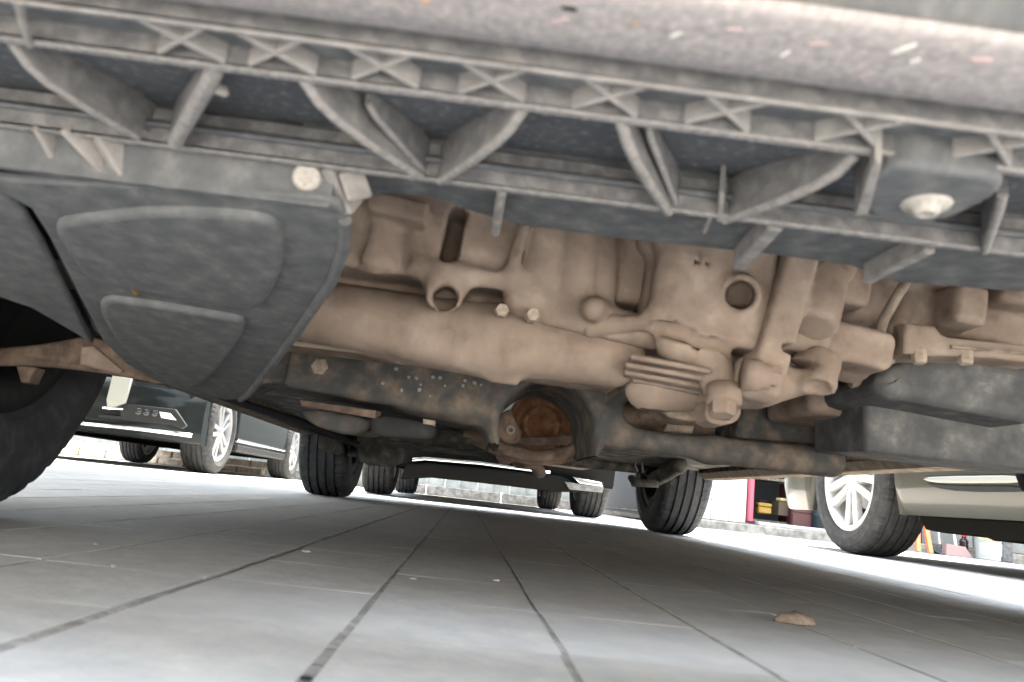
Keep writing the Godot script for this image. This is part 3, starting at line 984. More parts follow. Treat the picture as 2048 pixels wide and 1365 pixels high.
func web(car: Node3D, a: Vector3, b: Vector3, bulge: float, w := 0.0035, top := 0.2325) -> void:
	var low := []
	for k in 9:
		var t := k / 8.0
		var p := a.lerp(b, t)
		p.y -= bulge * (sin(PI * clampf(t / 0.6, 0.0, 1.0)) if t < 0.3 else cos((t - 0.3) / 0.7 * PI * 0.5))
		low.append(p)
	low[0].y = a.y + 0.002
	var o := low.duplicate()
	o.append(Vector3(b.x, top, b.z))
	o.append(Vector3(a.x, top, a.z))
	var n := (b - a).cross(Vector3.UP).normalized()
	var sh := []
	for p in o:
		sh.append(p + n * w * 0.5)
	var s := Shape.new()
	s.slab(sh, -n * w)
	var o_rib := part("gusset_rib", s, mats.rail, car)
	s = Shape.new()
	s.tube(low, maxf(0.0014, w * 0.52), 8)
	part("worn_edge", s, mats.worn, o_rib)

func own_car() -> void:
	var car := thing("parked_car", "dusty car directly overhead, seen from below its scuffed front bumper", "car", Vector3(OWN_X, 0, -2.1))
	body(car, OWN_X, 0.0, 4.3, 0.87, [-0.83, -3.47], 0.318, "grey_paint", 0.268, 0.3, true, 0.33, 0.8, 0.06)
	front_end(car)
	splash_shield(car)
	engine(car)
	subframe(car)
	rear_end(car)
	wheel(car, Vector3(-0.585, 0.318, -0.83), 0.318, 0.205, 0.205, -1, "rubber", 5, 0.10, false, 0.0, "dark_trim")
	wheel(car, Vector3(0.915, 0.318, -0.83), 0.318, 0.205, 0.205, 1, "rubber", 5, 0.10, false, 0.0, "dark_trim")
	wheel(car, Vector3(-0.585, 0.318, -3.47), 0.318, 0.205, 0.205, -1, "rubber", 5, 0.0, false, 0.0, "dark_trim")
	wheel(car, Vector3(0.915, 0.318, -3.47), 0.318, 0.205, 0.205, 1, "rubber", 5, 0.0, false, 0.0, "dark_trim")

func front_end(car: Node3D) -> void:
	# bumper skin: one section swept across the car, its ends bent back
	var prof := [[-0.211, 0.224], [-0.208, 0.2175], [-0.2, 0.2165], [-0.187, 0.2165], [-0.180, 0.2178], [-0.160, 0.231], [-0.13, 0.272], [-0.108, 0.34], [-0.10, 0.46], [-0.115, 0.58], [-0.17, 0.66], [-0.26, 0.68], [-0.26, 0.62], [-0.19, 0.56], [-0.17, 0.40], [-0.185, 0.29], [-0.207, 0.235]]
	var lip := []
	var face := []
	for k in 49:
		var f := -1.0 + k / 24.0
		var back := 0.32 * pow(absf(f), 5.0)
		var r := PackedVector3Array()
		for p in prof:
			r.append(Vector3(OWN_X + 0.87 * f, p[1], p[0] - back))
		face.append(r)
		var l := PackedVector3Array()
		for p in [[-0.2125, 0.2235], [-0.2118, 0.2160], [-0.2105, 0.2148], [-0.2, 0.2142], [-0.187, 0.2144], [-0.1815, 0.2152], [-0.1775, 0.2172], [-0.186, 0.2205], [-0.208, 0.2225]]:
			l.append(Vector3(OWN_X + 0.869 * f, p[1], p[0] - back))
		lip.append(l)
	var s := Shape.new()
	s.loft(face)
	part("bumper_skin", s, mats.bumper_face, car)
	s = Shape.new()
	s.loft(lip)
	var lp := part("bumper_lip", s, mats.scuffed, car)
	tag(lp, "pale scraped lower lip of the front bumper")
	var crng := RandomNumberGenerator.new()
	crng.seed = 21
	for c in [[Vector3(.0761, .2141, -.1959), 0.00061, 0.00192, 1.2, "chip"], [Vector3(.1054, .2141, -.1868), 0.00066, 0.00330, 0.9, "chip"], [Vector3(.1114, .2141, -.1909), 0.00055, 0.00180, 0.7, "chip"], [Vector3(.0588, .2141, -.1881), 0.00066, 0.00240, 0.2, "chip_pink"], [Vector3(.1282, .2141, -.1868), 0.00088, 0.00300, 0.1, "chip_pink"], [Vector3(.0832, .2141, -.1892), 0.00066, 0.00300, 0.3, "chip_pink"], [Vector3(.0111, .2141, -.1948), 0.00066, 0.00300, 0.5, "chip_pink"], [Vector3(.0131, .2141, -.1888), 0.00077, 0.00240, 0.0, "hole"], [Vector3(.0316, .2141, -.1911), 0.00055, 0.00180, 1.5, "chip_orange"], [Vector3(-.0269, .2141, -.1943), 0.00077, 0.00180, 0.4, "chip_orange"], [Vector3(.102, .2141, -.2007), 0.00055, 0.00240, 1.1, "chip_pink"], [Vector3(.0437, .2141, -.194), 0.00055, 0.00210, 0.8, "chip"]]:
		s = Shape.new()
		var o := []
		for k in 9:
			var a := TAU * k / 9.0
			var e := Vector2(cos(a) * c[2], sin(a) * c[1]).rotated(c[3]) * crng.randf_range(0.7, 1.15)
			o.append(c[0] + Vector3(e.x, -0.0003, e.y))
		s.slab(o, Vector3(0, 0.0012, 0))
		part("scuff_mark", s, mats[c[4]], lp)
	# cross beam with its recessed channel
	s = Shape.new()
	s.slab([Vector3(-0.31, 0.2225, -0.2145), Vector3(-0.31, 0.2225, -0.2498), Vector3(-0.31, 0.2345, -0.2498), Vector3(-0.31, 0.2345, -0.327), Vector3(-0.31, 0.27, -0.327), Vector3(-0.31, 0.27, -0.2145)], Vector3(0.95, 0, 0))
	var beam := part("front_cross_beam", s, mats.plastic, car)
	for r in [[-0.2232, 0.0024, 0.2148], [-0.2478, 0.0038, 0.2150], [-0.3232, 0.0042, 0.2150]]:
		s = Shape.new()
		s.box(Vector3(0.165, (r[2] + 0.232) * 0.5, r[0]), Vector3(0.945, 0.232 - r[2], r[1]), Basis.IDENTITY, 0.0009)
		part("rail", s, mats.rail, beam)
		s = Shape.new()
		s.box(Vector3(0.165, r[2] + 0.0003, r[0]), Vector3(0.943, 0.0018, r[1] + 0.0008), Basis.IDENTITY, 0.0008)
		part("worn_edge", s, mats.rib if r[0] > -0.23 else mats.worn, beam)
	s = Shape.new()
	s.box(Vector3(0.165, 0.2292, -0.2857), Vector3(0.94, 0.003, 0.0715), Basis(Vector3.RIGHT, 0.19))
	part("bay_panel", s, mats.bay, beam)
	s = Shape.new()
	s.box(Vector3(0.165, 0.2232, -0.3195), Vector3(0.938, 0.003, 0.004), Basis.IDENTITY, 0.001)
	part("ledge", s, mats.plastic, beam)
	for c in [Vector3(-.1094, .2185, -.2398), Vector3(-.0787, .2185, -.2408), Vector3(-.0436, .2185, -.2399), Vector3(-.0069, .2185, -.2381), Vector3(.0326, .2185, -.2375), Vector3(.0723, .2185, -.2372), Vector3(.1187, .2185, -.2355), Vector3(.1668, .2185, -.2384)]:
		s = Shape.new()
		var c0 := Vector3(c.x, 0.2152, -0.2353)
		s.bar(c0 + Vector3(-0.0115, 0, 0.0108), c0 + Vector3(0.0115, 0, -0.0108), 0.0022, 0.008, Vector3.UP, 0.0007)
		s.bar(c0 + Vector3(0.0125, 0.0002, 0.0108), c0 + Vector3(-0.0115, 0.0002, -0.0108), 0.002, 0.008, Vector3.UP, 0.0007)
		part("cross_rib", s, mats.rib, beam)
	# a ridge of sealant on the left
	s = Shape.new()
	s.tube([Vector3(-.1537, .2145, -.2218), Vector3(-.1588, .2145, -.2332), Vector3(-.1622, .2145, -.2418), Vector3(-.165, .2145, -.2495)], 0.0016, 8, 0.0011)
	part("sealant_bead", s, mats.rib, beam)
	web(car, Vector3(-.174, .215, -.2533), Vector3(-.1565, .215, -.3172), 0.003)
	web(car, Vector3(-.1695, .219, -.2736), Vector3(-.1546, .219, -.3239), 0.001, 0.003)
	web(car, Vector3(-.1028, .216, -.2513), Vector3(-.1411, .215, -.3185), 0.0, 0.0065)
	web(car, Vector3(-.0732, .215, -.2494), Vector3(-.0355, .215, -.3204), 0.0035, 0.004)
	web(car, Vector3(-.053, .219, -.271), Vector3(-.0338, .218, -.323), 0.0, 0.003)
	web(car, Vector3(.0054, .215, -.2504), Vector3(-.0268, .215, -.3231), 0.0035, 0.004)
	web(car, Vector3(.0391, .215, -.25), Vector3(.0763, .215, -.3253), 0.003, 0.0045)
	web(car, Vector3(.0514, .219, -.2608), Vector3(.0779, .218, -.3208), 0.0, 0.003)
	web(car, Vector3(.1263, .215, -.2537), Vector3(.1025, .215, -.3262), 0.003, 0.0045)
	web(car, Vector3(.0947, .218, -.3074), Vector3(.1005, .215, -.327), 0.0, 0.002)
	web(car, Vector3(.1927, .215, -.27), Vector3(.2222, .215, -.3238), 0.0, 0.004)
	s = Shape.new()
	s.box(Vector3(-.1065, .2165, -.2675), Vector3(0.006, 0.004, 0.003), Basis.from_euler(Vector3(0, 0.6, 0)), 0.001)
	part("rib_nub", s, mats.rib, car)
	# mounting ear with its washer and screw
	s = Shape.new()
	s.slab(smooth([Vector3(.1281, .2095, -.2443), Vector3(.1559, .2095, -.2437), Vector3(.1765, .2095, -.2446), Vector3(.1826, .2095, -.2596), Vector3(.178, .2095, -.2928), Vector3(.1454, .2095, -.2909)], 2), Vector3(0, 0.022, 0), 0.003)
	var ear := part("mounting_ear", s, mats.plastic, car)
	s = Shape.new()
	s.slab([Vector3(.1275, .209, -.2425), Vector3(.1304, .209, -.2433), Vector3(.1489, .209, -.2872), Vector3(.1446, .209, -.291)], Vector3(0, 0.021, 0), 0.001)
	part("ear_edge", s, mats.rib, ear)
	s = Shape.new()
	s.lathe(Vector3(.1628, .2098, -.2707), Vector3.DOWN, [[0.0, 0.0], [0.0088, 0.0], [0.0092, 0.0008], [0.0086, 0.0018], [0.0052, 0.0022], [0.0048, 0.0045], [0.004, 0.0052], [0.0022, 0.0054], [0.0016, 0.0034], [0.0, 0.0034]], 28)
	part("screw", s, mats.washer, ear)
	# plate behind the beam and the fins that hang below it
	s = Shape.new()
	s.slab([Vector3(-.0889, .2268, -.3636), Vector3(-.0826, .2268, -.4036), Vector3(-.0733, .2268, -.3989), Vector3(-.0658, .2268, -.3876), Vector3(-.0589, .2268, -.3791), Vector3(-.035, .2268, -.3765), Vector3(-.0236, .2268, -.3831), Vector3(-.0117, .2268, -.3907), Vector3(.0131, .2268, -.4005), Vector3(.0743, .2268, -.4023), Vector3(.1537, .2268, -.3972), Vector3(.197, .2268, -.3997), Vector3(.2122, .2268, -.407), Vector3(.2323, .2268, -.4169), Vector3(.3015, .2268, -.4065), Vector3(.3739, .2268, -.4043)] + [Vector3(0.6, 0.2268, -0.324), Vector3(-0.09, 0.2268, -0.324)], Vector3(0, 0.008, 0), 0.003)
	var fl := part("rear_flange", s, mats.plastic, car)
	for f in [[Vector3(.0009, .216, -.3328), Vector3(.0003, .216, -.3922), 0.0045], [Vector3(.1287, .216, -.3329), Vector3(.1339, .216, -.3964), 0.0075], [Vector3(.2049, .216, -.337), Vector3(.2036, .216, -.393), 0.006], [Vector3(.0985, .218, -.3359), Vector3(.1019, .218, -.356), 0.002]]:
		s = Shape.new()
		s.bar(f[0], f[1], f[2], 0.0135, Vector3.UP, 0.0012)
		part("fin", s, mats.rib, fl)

func splash_shield(car: Node3D) -> void:
	var up := Vector3(0, 0.99, -0.139)
	var s := Shape.new()
	s.slab([Vector3(-.241, .1983, -.3468), Vector3(-.223, .1983, -.3469), Vector3(-.1698, .1995, -.3383), Vector3(-.1097, .2006, -.3304), Vector3(-.0783, .201, -.3279), Vector3(-.0701, .2004, -.332), Vector3(-.0692, .1987, -.344), Vector3(-.0741, .1941, -.3769), Vector3(-.0863, .1882, -.4193), Vector3(-.1187, .1765, -.5025), Vector3(-.1613, .1618, -.6076), Vector3(-.2035, .1478, -.708), Vector3(-.2173, .1439, -.7354), Vector3(-.2344, .1423, -.7469), Vector3(-.2617, .1444, -.7319), Vector3(-.2869, .1486, -.7025), Vector3(-.2924, .1553, -.654), Vector3(-.2859, .1635, -.5955), Vector3(-.2566, .179, -.4851), Vector3(-.2356, .1895, -.4101), Vector3(-.2279, .1945, -.3743)], up * 0.004, 0.002)
	var shield := part("splash_shield", s, mats.plastic, car)
	s = Shape.new()
	var pad := smooth([Vector3(-.222, .1934, -.3819), Vector3(-.1967, .1952, -.3692), Vector3(-.1595, .1975, -.3529), Vector3(-.1275, .1984, -.3467), Vector3(-.1061, .1985, -.3459), Vector3(-.1002, .1972, -.3551), Vector3(-.1049, .1929, -.3855), Vector3(-.1178, .187, -.4275), Vector3(-.1329, .1822, -.4621), Vector3(-.1437, .1804, -.4753), Vector3(-.2035, .1815, -.467), Vector3(-.2358, .1829, -.4573), Vector3(-.23, .188, -.4206)], 2)
	var low := []
	for p in pad:
		low.append(p - up * 0.0042)
	s.slab(low, up * 0.0048, 0.0042)
	part("raised_pad", s, mats.plastic, shield)
	s = Shape.new()
	pad = smooth([Vector3(-.2462, .1788, -.4867), Vector3(-.2129, .1789, -.486), Vector3(-.1807, .1782, -.4908), Vector3(-.1551, .1776, -.4947), Vector3(-.155, .1759, -.5075), Vector3(-.1774, .1681, -.5627), Vector3(-.2185, .1561, -.6484), Vector3(-.2462, .1492, -.6981), Vector3(-.2655, .1494, -.6967), Vector3(-.2715, .1545, -.6597), Vector3(-.2733, .1605, -.6175), Vector3(-.2663, .1676, -.5661)], 2)
	low = []
	for p in pad:
		low.append(p - up * 0.0042)
	s.slab(low, up * 0.0048, 0.0042)
	part("raised_pad", s, mats.plastic, shield)
	# outer rim
	var rim := [Vector3(-.0694, .1987, -.344), Vector3(-.0746, .194, -.3781), Vector3(-.0868, .188, -.4209), Vector3(-.1194, .1762, -.5047), Vector3(-.1623, .1614, -.6107), Vector3(-.205, .1472, -.7121), Vector3(-.2178, .1439, -.7357)]
	s = Shape.new()
	s.tube(rim, 0.0032, 8)
	part("rolled_edge", s, mats.plastic, shield)
	# front wall between the beam and the shield, with its screw and ribs
	s = Shape.new()
	s.slab([Vector3(-0.34, 0.199, -0.331), Vector3(-0.075, 0.199, -0.331), Vector3(-0.072, 0.228, -0.3275), Vector3(-0.34, 0.228, -0.3275)], Vector3(0, 0, -0.004))
	part("front_wall", s, mats.plastic, shield)
	s = Shape.new()
	s.lathe(Vector3(-.086, .2113, -.3295), Vector3(0.05, -0.35, 1), [[0.0, -0.002], [0.0062, -0.002], [0.0064, 0.001], [0.0055, 0.0022], [0.003, 0.0026], [0.0022, 0.0016], [0.0, 0.0016]], 22)
	part("screw", s, mats.washer, shield)
	for f in [[Vector3(-.2022, .214, -.3192), Vector3(-.1962, .2005, -.3365), 0.003], [Vector3(-.1906, .214, -.3192), Vector3(-.1746, .2, -.3329), 0.003], [Vector3(-.1771, .214, -.3215), Vector3(-.1676, .2, -.3329), 0.005], [Vector3(-.0781, .214, -.325), Vector3(-.0683, .2, -.3418), 0.006], [Vector3(-.0721, .214, -.3264), Vector3(-.0663, .202, -.3293), 0.003]]:
		s = Shape.new()
		s.bar(f[0], f[1], f[2], 0.012, Vector3.UP, 0.001)
		part("fin", s, mats.rib, shield)
	s = Shape.new()
	s.tube([Vector3(-.2144, .1817, -.4658), Vector3(-.2154, .1807, -.4731), Vector3(-.2158, .1801, -.4771)], 0.0016, 6)
	part("leaf_scrap", s, mats.yellow, shield)
	# the inner wheel-arch liner to the left of the shield, and the strip that closes the groove between them
	s = Shape.new()
	var liner := [Vector3(-.2651, .198, -.3496), Vector3(-.2332, .1986, -.345), Vector3(-.2341, .1941, -.3769), Vector3(-.2447, .1881, -.4198), Vector3(-.2667, .1776, -.4947), Vector3(-.2981, .1622, -.6047), Vector3(-.3011, .1653, -.5828), Vector3(-.3046, .1686, -.5596), Vector3(-.3085, .1723, -.5327), Vector3(-.3211, .1743, -.5187), Vector3(-.3751, .1738, -.5219)]
	s.slab(liner, up * 0.004, 0.002)
	part("arch_liner", s, mats.plastic, car)
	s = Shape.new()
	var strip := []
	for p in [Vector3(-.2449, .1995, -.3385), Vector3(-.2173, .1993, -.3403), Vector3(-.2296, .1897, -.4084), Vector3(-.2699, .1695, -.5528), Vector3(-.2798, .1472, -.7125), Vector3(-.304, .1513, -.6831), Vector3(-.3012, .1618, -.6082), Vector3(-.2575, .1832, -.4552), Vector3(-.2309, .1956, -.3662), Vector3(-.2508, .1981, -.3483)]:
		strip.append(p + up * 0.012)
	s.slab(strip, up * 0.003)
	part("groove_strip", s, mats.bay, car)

func engine(car: Node3D) -> void:
	# cylinder block front
	var f := Field.new(Vector3(-0.24, 0.185, -0.80), Vector3(0.16, 0.375, -0.545), 0.0042)
	f.block(Vector3(-0.11, 0.315, -0.69), Vector3(0.130, 0.062, 0.09), 0.006)
	f.block(Vector3(-0.02, 0.315, -0.717), Vector3(0.155, 0.062, 0.09), 0.006)
	f.block(Vector3(-0.05, 0.235, -0.745), Vector3(0.185, 0.05, 0.085), 0.006, 0.008)
	f.rod(Vector3(-.1376, .2582, -.604), Vector3(-.036, .2519, -.604), 0.0075, -1, 0.012)
	f.rod(Vector3(-.036, .2519, -.604), Vector3(.0249, .2557, -.608), 0.0085, -1, 0.012)
	f.rod(Vector3(-.0902, .2945, -.602), Vector3(-.0936, .2557, -.602), 0.010, -1, 0.01)
	f.rod(Vector3(-.0712, .2912, -.598), Vector3(-.0714, .249, -.598), 0.005, -1, 0.006, true)
	f.rod(Vector3(-.1039, .2805, -.598), Vector3(-.107, .2528, -.598), 0.003, -1, 0.008, true)
	f.block(Vector3(-.0772, .2946, -.592), Vector3(0.024, 0.0085, 0.016), 0.003, 0.004, Basis(Vector3.BACK, -0.1))
	# slot
	f.block(Vector3(-.0341, .2853, -.61), Vector3(0.0072, 0.026, 0.035), 0.0065, 0.002, Basis(Vector3.BACK, -0.09), true)
	# scooped recess right of the slot
	f.block(Vector3(-.0045, .2851, -.592), Vector3(0.0215, 0.026, 0.014), 0.010, 0.006, Basis(Vector3.BACK, -0.12), true)
	f.rod(Vector3(.0245, .2994, -.6), Vector3(.0167, .2588, -.6), 0.0045, -1, 0.008)
	# hollow boss
	f.can(Vector3(-.0355, .2444, -.66), Vector3(-.0337, .2329, -.594), 0.0158, 0.004, 0.014)
	f.can(Vector3(-.0343, .239, -.64), Vector3(-.0326, .2256, -.57), 0.0098, 0.002, 0.005, true)
	# barrel ribs
	f.rod(Vector3(.0408, .3081, -.622), Vector3(.0426, .2489, -.622), 0.021, -1, 0.005)
	f.rod(Vector3(.0698, .3042, -.619), Vector3(.0707, .2452, -.619), 0.019, -1, 0.005)
	f.rod(Vector3(.0928, .3051, -.626), Vector3(.0941, .2455, -.626), 0.013, -1, 0.005)
	f.rod(Vector3(.0889, .2371, -.606), Vector3(.0838, .2338, -.588), 0.011, 0.010, 0.008)
	f.rod(Vector3(.0274, .2391, -.618), Vector3(.1412, .2268, -.618), 0.014, -1, 0.010)
	f.rod(Vector3(.053, .2265, -.612), Vector3(.1113, .2202, -.612), 0.004, -1, 0.006)
	var blk := cast("engine_block", f, mats.cast, car)
	var s := Shape.new()
	for p in [[Vector3(.0129, .2243, -.592), 0.006], [Vector3(.0375, .2237, -.592), 0.006]]:
		s = Shape.new()
		s.hex(p[0] + Vector3(0, 0.004, -0.03), Vector3(0, -0.12, 1), p[1], 0.034)
		part("hex_bolt", s, mats.bolt, blk)
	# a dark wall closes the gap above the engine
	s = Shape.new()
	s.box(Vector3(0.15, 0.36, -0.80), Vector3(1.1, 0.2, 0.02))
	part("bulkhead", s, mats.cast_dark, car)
	# sump
	f = Field.new(Vector3(-0.26, 0.155, -0.83), Vector3(0.2, 0.255, -0.53), 0.0045)
	f.rod(Vector3(-.1767, .2127, -.632), Vector3(.0152, .2057, -.632), 0.020, 0.0275, 0.014)
	f.rod(Vector3(.0152, .2057, -.632), Vector3(.1256, .2088, -.632), 0.0275, 0.0125, 0.014)
	f.block(Vector3(-0.06, 0.209, -0.685), Vector3(0.19, 0.012, 0.05), 0.008, 0.012, Basis(Vector3.BACK, -0.05))
	f.block(Vector3(.0304, .2049, -.67), Vector3(0.070, 0.011, 0.045), 0.010, 0.02)
	f.rod(Vector3(-.0867, .1978, -.66), Vector3(.0171, .1928, -.64), 0.011, -1, 0.012)
	f.rod(Vector3(.0121, .1779, -.63), Vector3(.0308, .1768, -.63), 0.005, -1, 0.006)
	f.block(Vector3(-0.06, 0.224, -0.75), Vector3(0.19, 0.02, 0.06), 0.006, 0.01)
	f.block(Vector3(-0.07, 0.238, -0.692), Vector3(0.19, 0.022, 0.060), 0.006, 0.022, Basis(Vector3.BACK, -0.03) * Basis(Vector3.RIGHT, 0.45))
	var pan := cast("oil_pan", f, mats.cast, car)
	for p in [Vector3(-.0662, .187, -.655), Vector3(.0496, .1898, -.64), Vector3(.1112, .1963, -.645)]:
		s = Shape.new()
		s.hex(p + Vector3(0, 0.012, 0), Vector3(0.04, -1, 0.1), 0.0055, 0.016)
		part("pan_bolt", s, mats.bolt, pan)
	# gearbox
	f = Field.new(Vector3(0.08, 0.165, -0.80), Vector3(0.345, 0.375, -0.54), 0.0042)
	f.block(Vector3(.2054, .2818, -.67) + Vector3(0, 0.03, -0.03), Vector3(0.085, 0.085, 0.09), 0.01)
	f.block(Vector3(.1866, .2666, -.612), Vector3(0.043, 0.045, 0.022), 0.006, 0.008, Basis(Vector3.BACK, -0.12))
	f.rod(Vector3(.1393, .3067, -.6), Vector3(.1431, .2674, -.596), 0.0125, -1, 0.012)
	f.rod(Vector3(.1431, .2674, -.596), Vector3(.1382, .2384, -.596), 0.0125, -1, 0.012)
	f.rod(Vector3(.1382, .2384, -.596), Vector3(.0861, .2243, -.612), 0.012, 0.009, 0.010)
	f.block(Vector3(.1167, .2664, -.62), Vector3(0.012, 0.03, 0.03), 0.008, 0.012, Basis(Vector3.BACK, -0.1), true)
	f.rod(Vector3(.1423, .2858, -.59), Vector3(.1836, .2814, -.59), 0.003, -1, 0.010)
	f.can(Vector3(.2148, .2727, -.63), Vector3(.1991, .2588, -.584), 0.0175, 0.002, 0.008)
	f.can(Vector3(.2114, .2696, -.62), Vector3(.1909, .2515, -.56), 0.0115, 0.002, 0.003, true)
	f.rod(Vector3(.1858, .2946, -.584), Vector3(.1836, .2601, -.584), 0.0042, -1, 0.008, true)
	for p in [Vector3(.164, .2838, -.588), Vector3(.1738, .2842, -.588)]:
		f.can(p + Vector3(0, 0, -0.01), p + Vector3(0, 0, 0.01), 0.0028, 0.0005, 0.001, true)
	f.rod(Vector3(.1519, .2153, -.6), Vector3(.1712, .2128, -.6), 0.0135, -1, 0.010)
	f.rod(Vector3(.1828, .2101, -.6), Vector3(.1907, .1874, -.6), 0.0165, 0.014, 0.008)
	f.rod(Vector3(.1371, .2264, -.591), Vector3(.1614, .2229, -.591), 0.0065, -1, 0.003, true)
	f.rod(Vector3(.1698, .2182, -.591), Vector3(.1909, .2151, -.591), 0.0065, -1, 0.003, true)
	f.rod(Vector3(.15, .1886, -.66), Vector3(.203, .1918, -.66), 0.022, 0.018, 0.015)
	var box := cast("gearbox_case", f, mats.cast, car)
	for p in [[Vector3(.1179, .1982, -.6), Vector3(.1807, .192, -.59), 0.022], [Vector3(.1168, .1934, -.612), Vector3(.1923, .1868, -.6), 0.022], [Vector3(.1191, .1903, -.628), Vector3(.1961, .1836, -.616), 0.02], [Vector3(.1289, .1883, -.644), Vector3(.1885, .1832, -.64), 0.02]]:
		s = Shape.new()
		s.bar(p[0], p[1], p[2], 0.0042, Vector3.UP, 0.0015)
		part("cooling_fin", s, mats.cast, box)
	# bell housing flange, right of the dark seam
	f = Field.new(Vector3(0.16, 0.15, -0.76), Vector3(0.50, 0.375, -0.545), 0.0042)
	f.block(Vector3(.2383, .2551, -.6), Vector3(0.0135, 0.075, 0.022), 0.004, 0.006, Basis(Vector3.BACK, -0.235))
	f.block(Vector3(.2182, .1934, -.605), Vector3(0.018, 0.015, 0.018), 0.006, 0.012, Basis(Vector3.BACK, -0.15))
	f.block(Vector3(.2839, .3075, -.65), Vector3(0.045, 0.030, 0.03), 0.006, 0.008, Basis(Vector3.BACK, -0.1))
	f.rod(Vector3(.2793, .305, -.606), Vector3(.2964, .2996, -.61), 0.010, -1, 0.012)
	f.block(Vector3(.3529, .3173, -.725), Vector3(0.07, 0.045, 0.07), 0.012, 0.012)
	f.rod(Vector3(.2667, .2968, -.606), Vector3(.2742, .2886, -.606), 0.0045, -1, 0.004, true)
	f.can(Vector3(.2794, .2958, -.612), Vector3(.2636, .2427, -.596), 0.0205, 0.004, 0.005)
	f.block(Vector3(.2974, .2435, -.655), Vector3(0.052, 0.017, 0.035), 0.008, 0.010, Basis(Vector3.BACK, -0.13))
	f.rod(Vector3(.3561, .2838, -.7), Vector3(.3373, .2414, -.68), 0.020, -1, 0.015)
	f.rod(Vector3(.3807, .3272, -.72), Vector3(.3738, .2905, -.72), 0.026, -1, 0.02)
	# lower arm with its conical boss
	f.rod(Vector3(.2132, .1872, -.625), Vector3(.276, .2116, -.625), 0.0135, 0.012, 0.012)
	f.rod(Vector3(.2425, .1949, -.625), Vector3(.2845, .2147, -.625), 0.012, 0.014, 0.015)
	f.can(Vector3(.283, .2235, -.615), Vector3(.2728, .1939, -.6), 0.0135, 0.003, 0.010)
	f.can(Vector3(.274, .1977, -.603), Vector3(.2716, .1912, -.599), 0.008, 0.001, 0.003, true)
	f.block(Vector3(.2522, .2168, -.6), Vector3(0.020, 0.0035, 0.06), 0.003, 0.003, Basis(Vector3.BACK, -0.2), true)
	var hou := cast("bell_housing", f, mats.cast, car)
	s = Shape.new()
	s.lathe(Vector3(.2059, .1943, -.575), Vector3(1, -0.07, 0.06), [[0.0, -0.004], [0.0125, -0.004], [0.0125, 0.008], [0.010, 0.010], [0.010, 0.016], [0.0, 0.016]], 24)
	s.hex(Vector3(.2207, .1953, -.575), Vector3(1, -0.07, 0.06), 0.0092, 0.009)
	part("side_bolt", s, mats.cast, hou)
	s = Shape.new()
	s.lathe(Vector3(.192, .1788, -.588), Vector3(-0.04, -1, 0.25), [[0.0, -0.006], [0.0135, -0.006], [0.014, 0.007], [0.0125, 0.009], [0.0, 0.009]], 24)
	s.hex(Vector3(.1905, .1713, -.586), Vector3(-0.04, -1, 0.25), 0.0105, 0.011)
	part("drain_bolt", s, mats.cast, hou)
	s = Shape.new()
	s.slab(smooth([Vector3(.1884, .1777, -.622), Vector3(.1917, .178, -.622), Vector3(.1933, .1658, -.622), Vector3(.2009, .1634, -.622), Vector3(.2132, .1673, -.622), Vector3(.2135, .1773, -.622), Vector3(.2185, .1787, -.622), Vector3(.2183, .1662, -.622), Vector3(.2103, .1596, -.622), Vector3(.1962, .1579, -.622), Vector3(.1885, .162, -.622)], 1), Vector3(0, 0, -0.03), 0.002)
	part("hose_clip", s, mats.cast, hou)
	# transmission pan and the grey sheet boxes behind it
	f = Field.new(Vector3(0.24, 0.16, -0.92), Vector3(0.74, 0.39, -0.55), 0.005)
	f.block(Vector3(0.55, 0.34, -0.76), Vector3(0.17, 0.04, 0.10), 0.008)
	f.block(Vector3(.4745, .291, -.7), Vector3(0.085, 0.028, 0.045), 0.006, 0.008, Basis(Vector3.BACK, -0.08))
	f.rod(Vector3(.3836, .3215, -.68), Vector3(.3553, .2534, -.67), 0.014, -1, 0.012)
	f.rod(Vector3(.3876, .312, -.67), Vector3(.3626, .2642, -.65), 0.010, -1, 0.010)
	f.block(Vector3(.4121, .2866, -.645), Vector3(0.015, 0.018, 0.03), 0.004, 0.005, Basis(Vector3.BACK, -0.1))
	f.block(Vector3(.4653, .3034, -.645), Vector3(0.022, 0.009, 0.02), 0.003, 0.004, Basis(Vector3.BACK, -0.1))
	f.rod(Vector3(.33, .231, -.665), Vector3(.3702, .2524, -.655), 0.011, 0.008, 0.01)
	f.block(Vector3(.3483, .2378, -.665), Vector3(0.018, 0.008, 0.012), 0.003, 0.004, Basis(Vector3.BACK, 0.25))
	f.block(Vector3(0.50, 0.27, -0.83), Vector3(0.16, 0.07, 0.06), 0.01, 0.02)
	var tp := cast("transmission_case", f, mats.cast, car)
	for p in [Vector3(.4102, .2402, -.625), Vector3(.3699, .2362, -.625)]:
		s = Shape.new()
		s.hex(p + Vector3(0, 0.006, 0), Vector3(0, -1, 0.1), 0.006, 0.012)
		part("hex_bolt", s, mats.bolt, tp)
	s = Shape.new()
	s.slab([Vector3(.3574, .2638, -.622), Vector3(.3829, .2643, -.622), Vector3(.389, .258, -.622), Vector3(.3952, .2561, -.622), Vector3(.4834, .2581, -.622), Vector3(.483, .2432, -.622), Vector3(.4346, .2426, -.622), Vector3(.3951, .2396, -.622), Vector3(.3716, .2367, -.622), Vector3(.3568, .2375, -.622)], Vector3(0, 0.002, -0.07), 0.004)
	var ledge := part("case_flange", s, mats.cast, tp)
	s = Shape.new()
	s.slab([Vector3(.3954, .2486, -.619), Vector3(.4721, .251, -.619), Vector3(.4721, .2483, -.619), Vector3(.3954, .2456, -.619)], Vector3(0, 0, -0.01), 0.001)
	part("gasket", s, mats.cast_dark, tp)
	s = Shape.new()
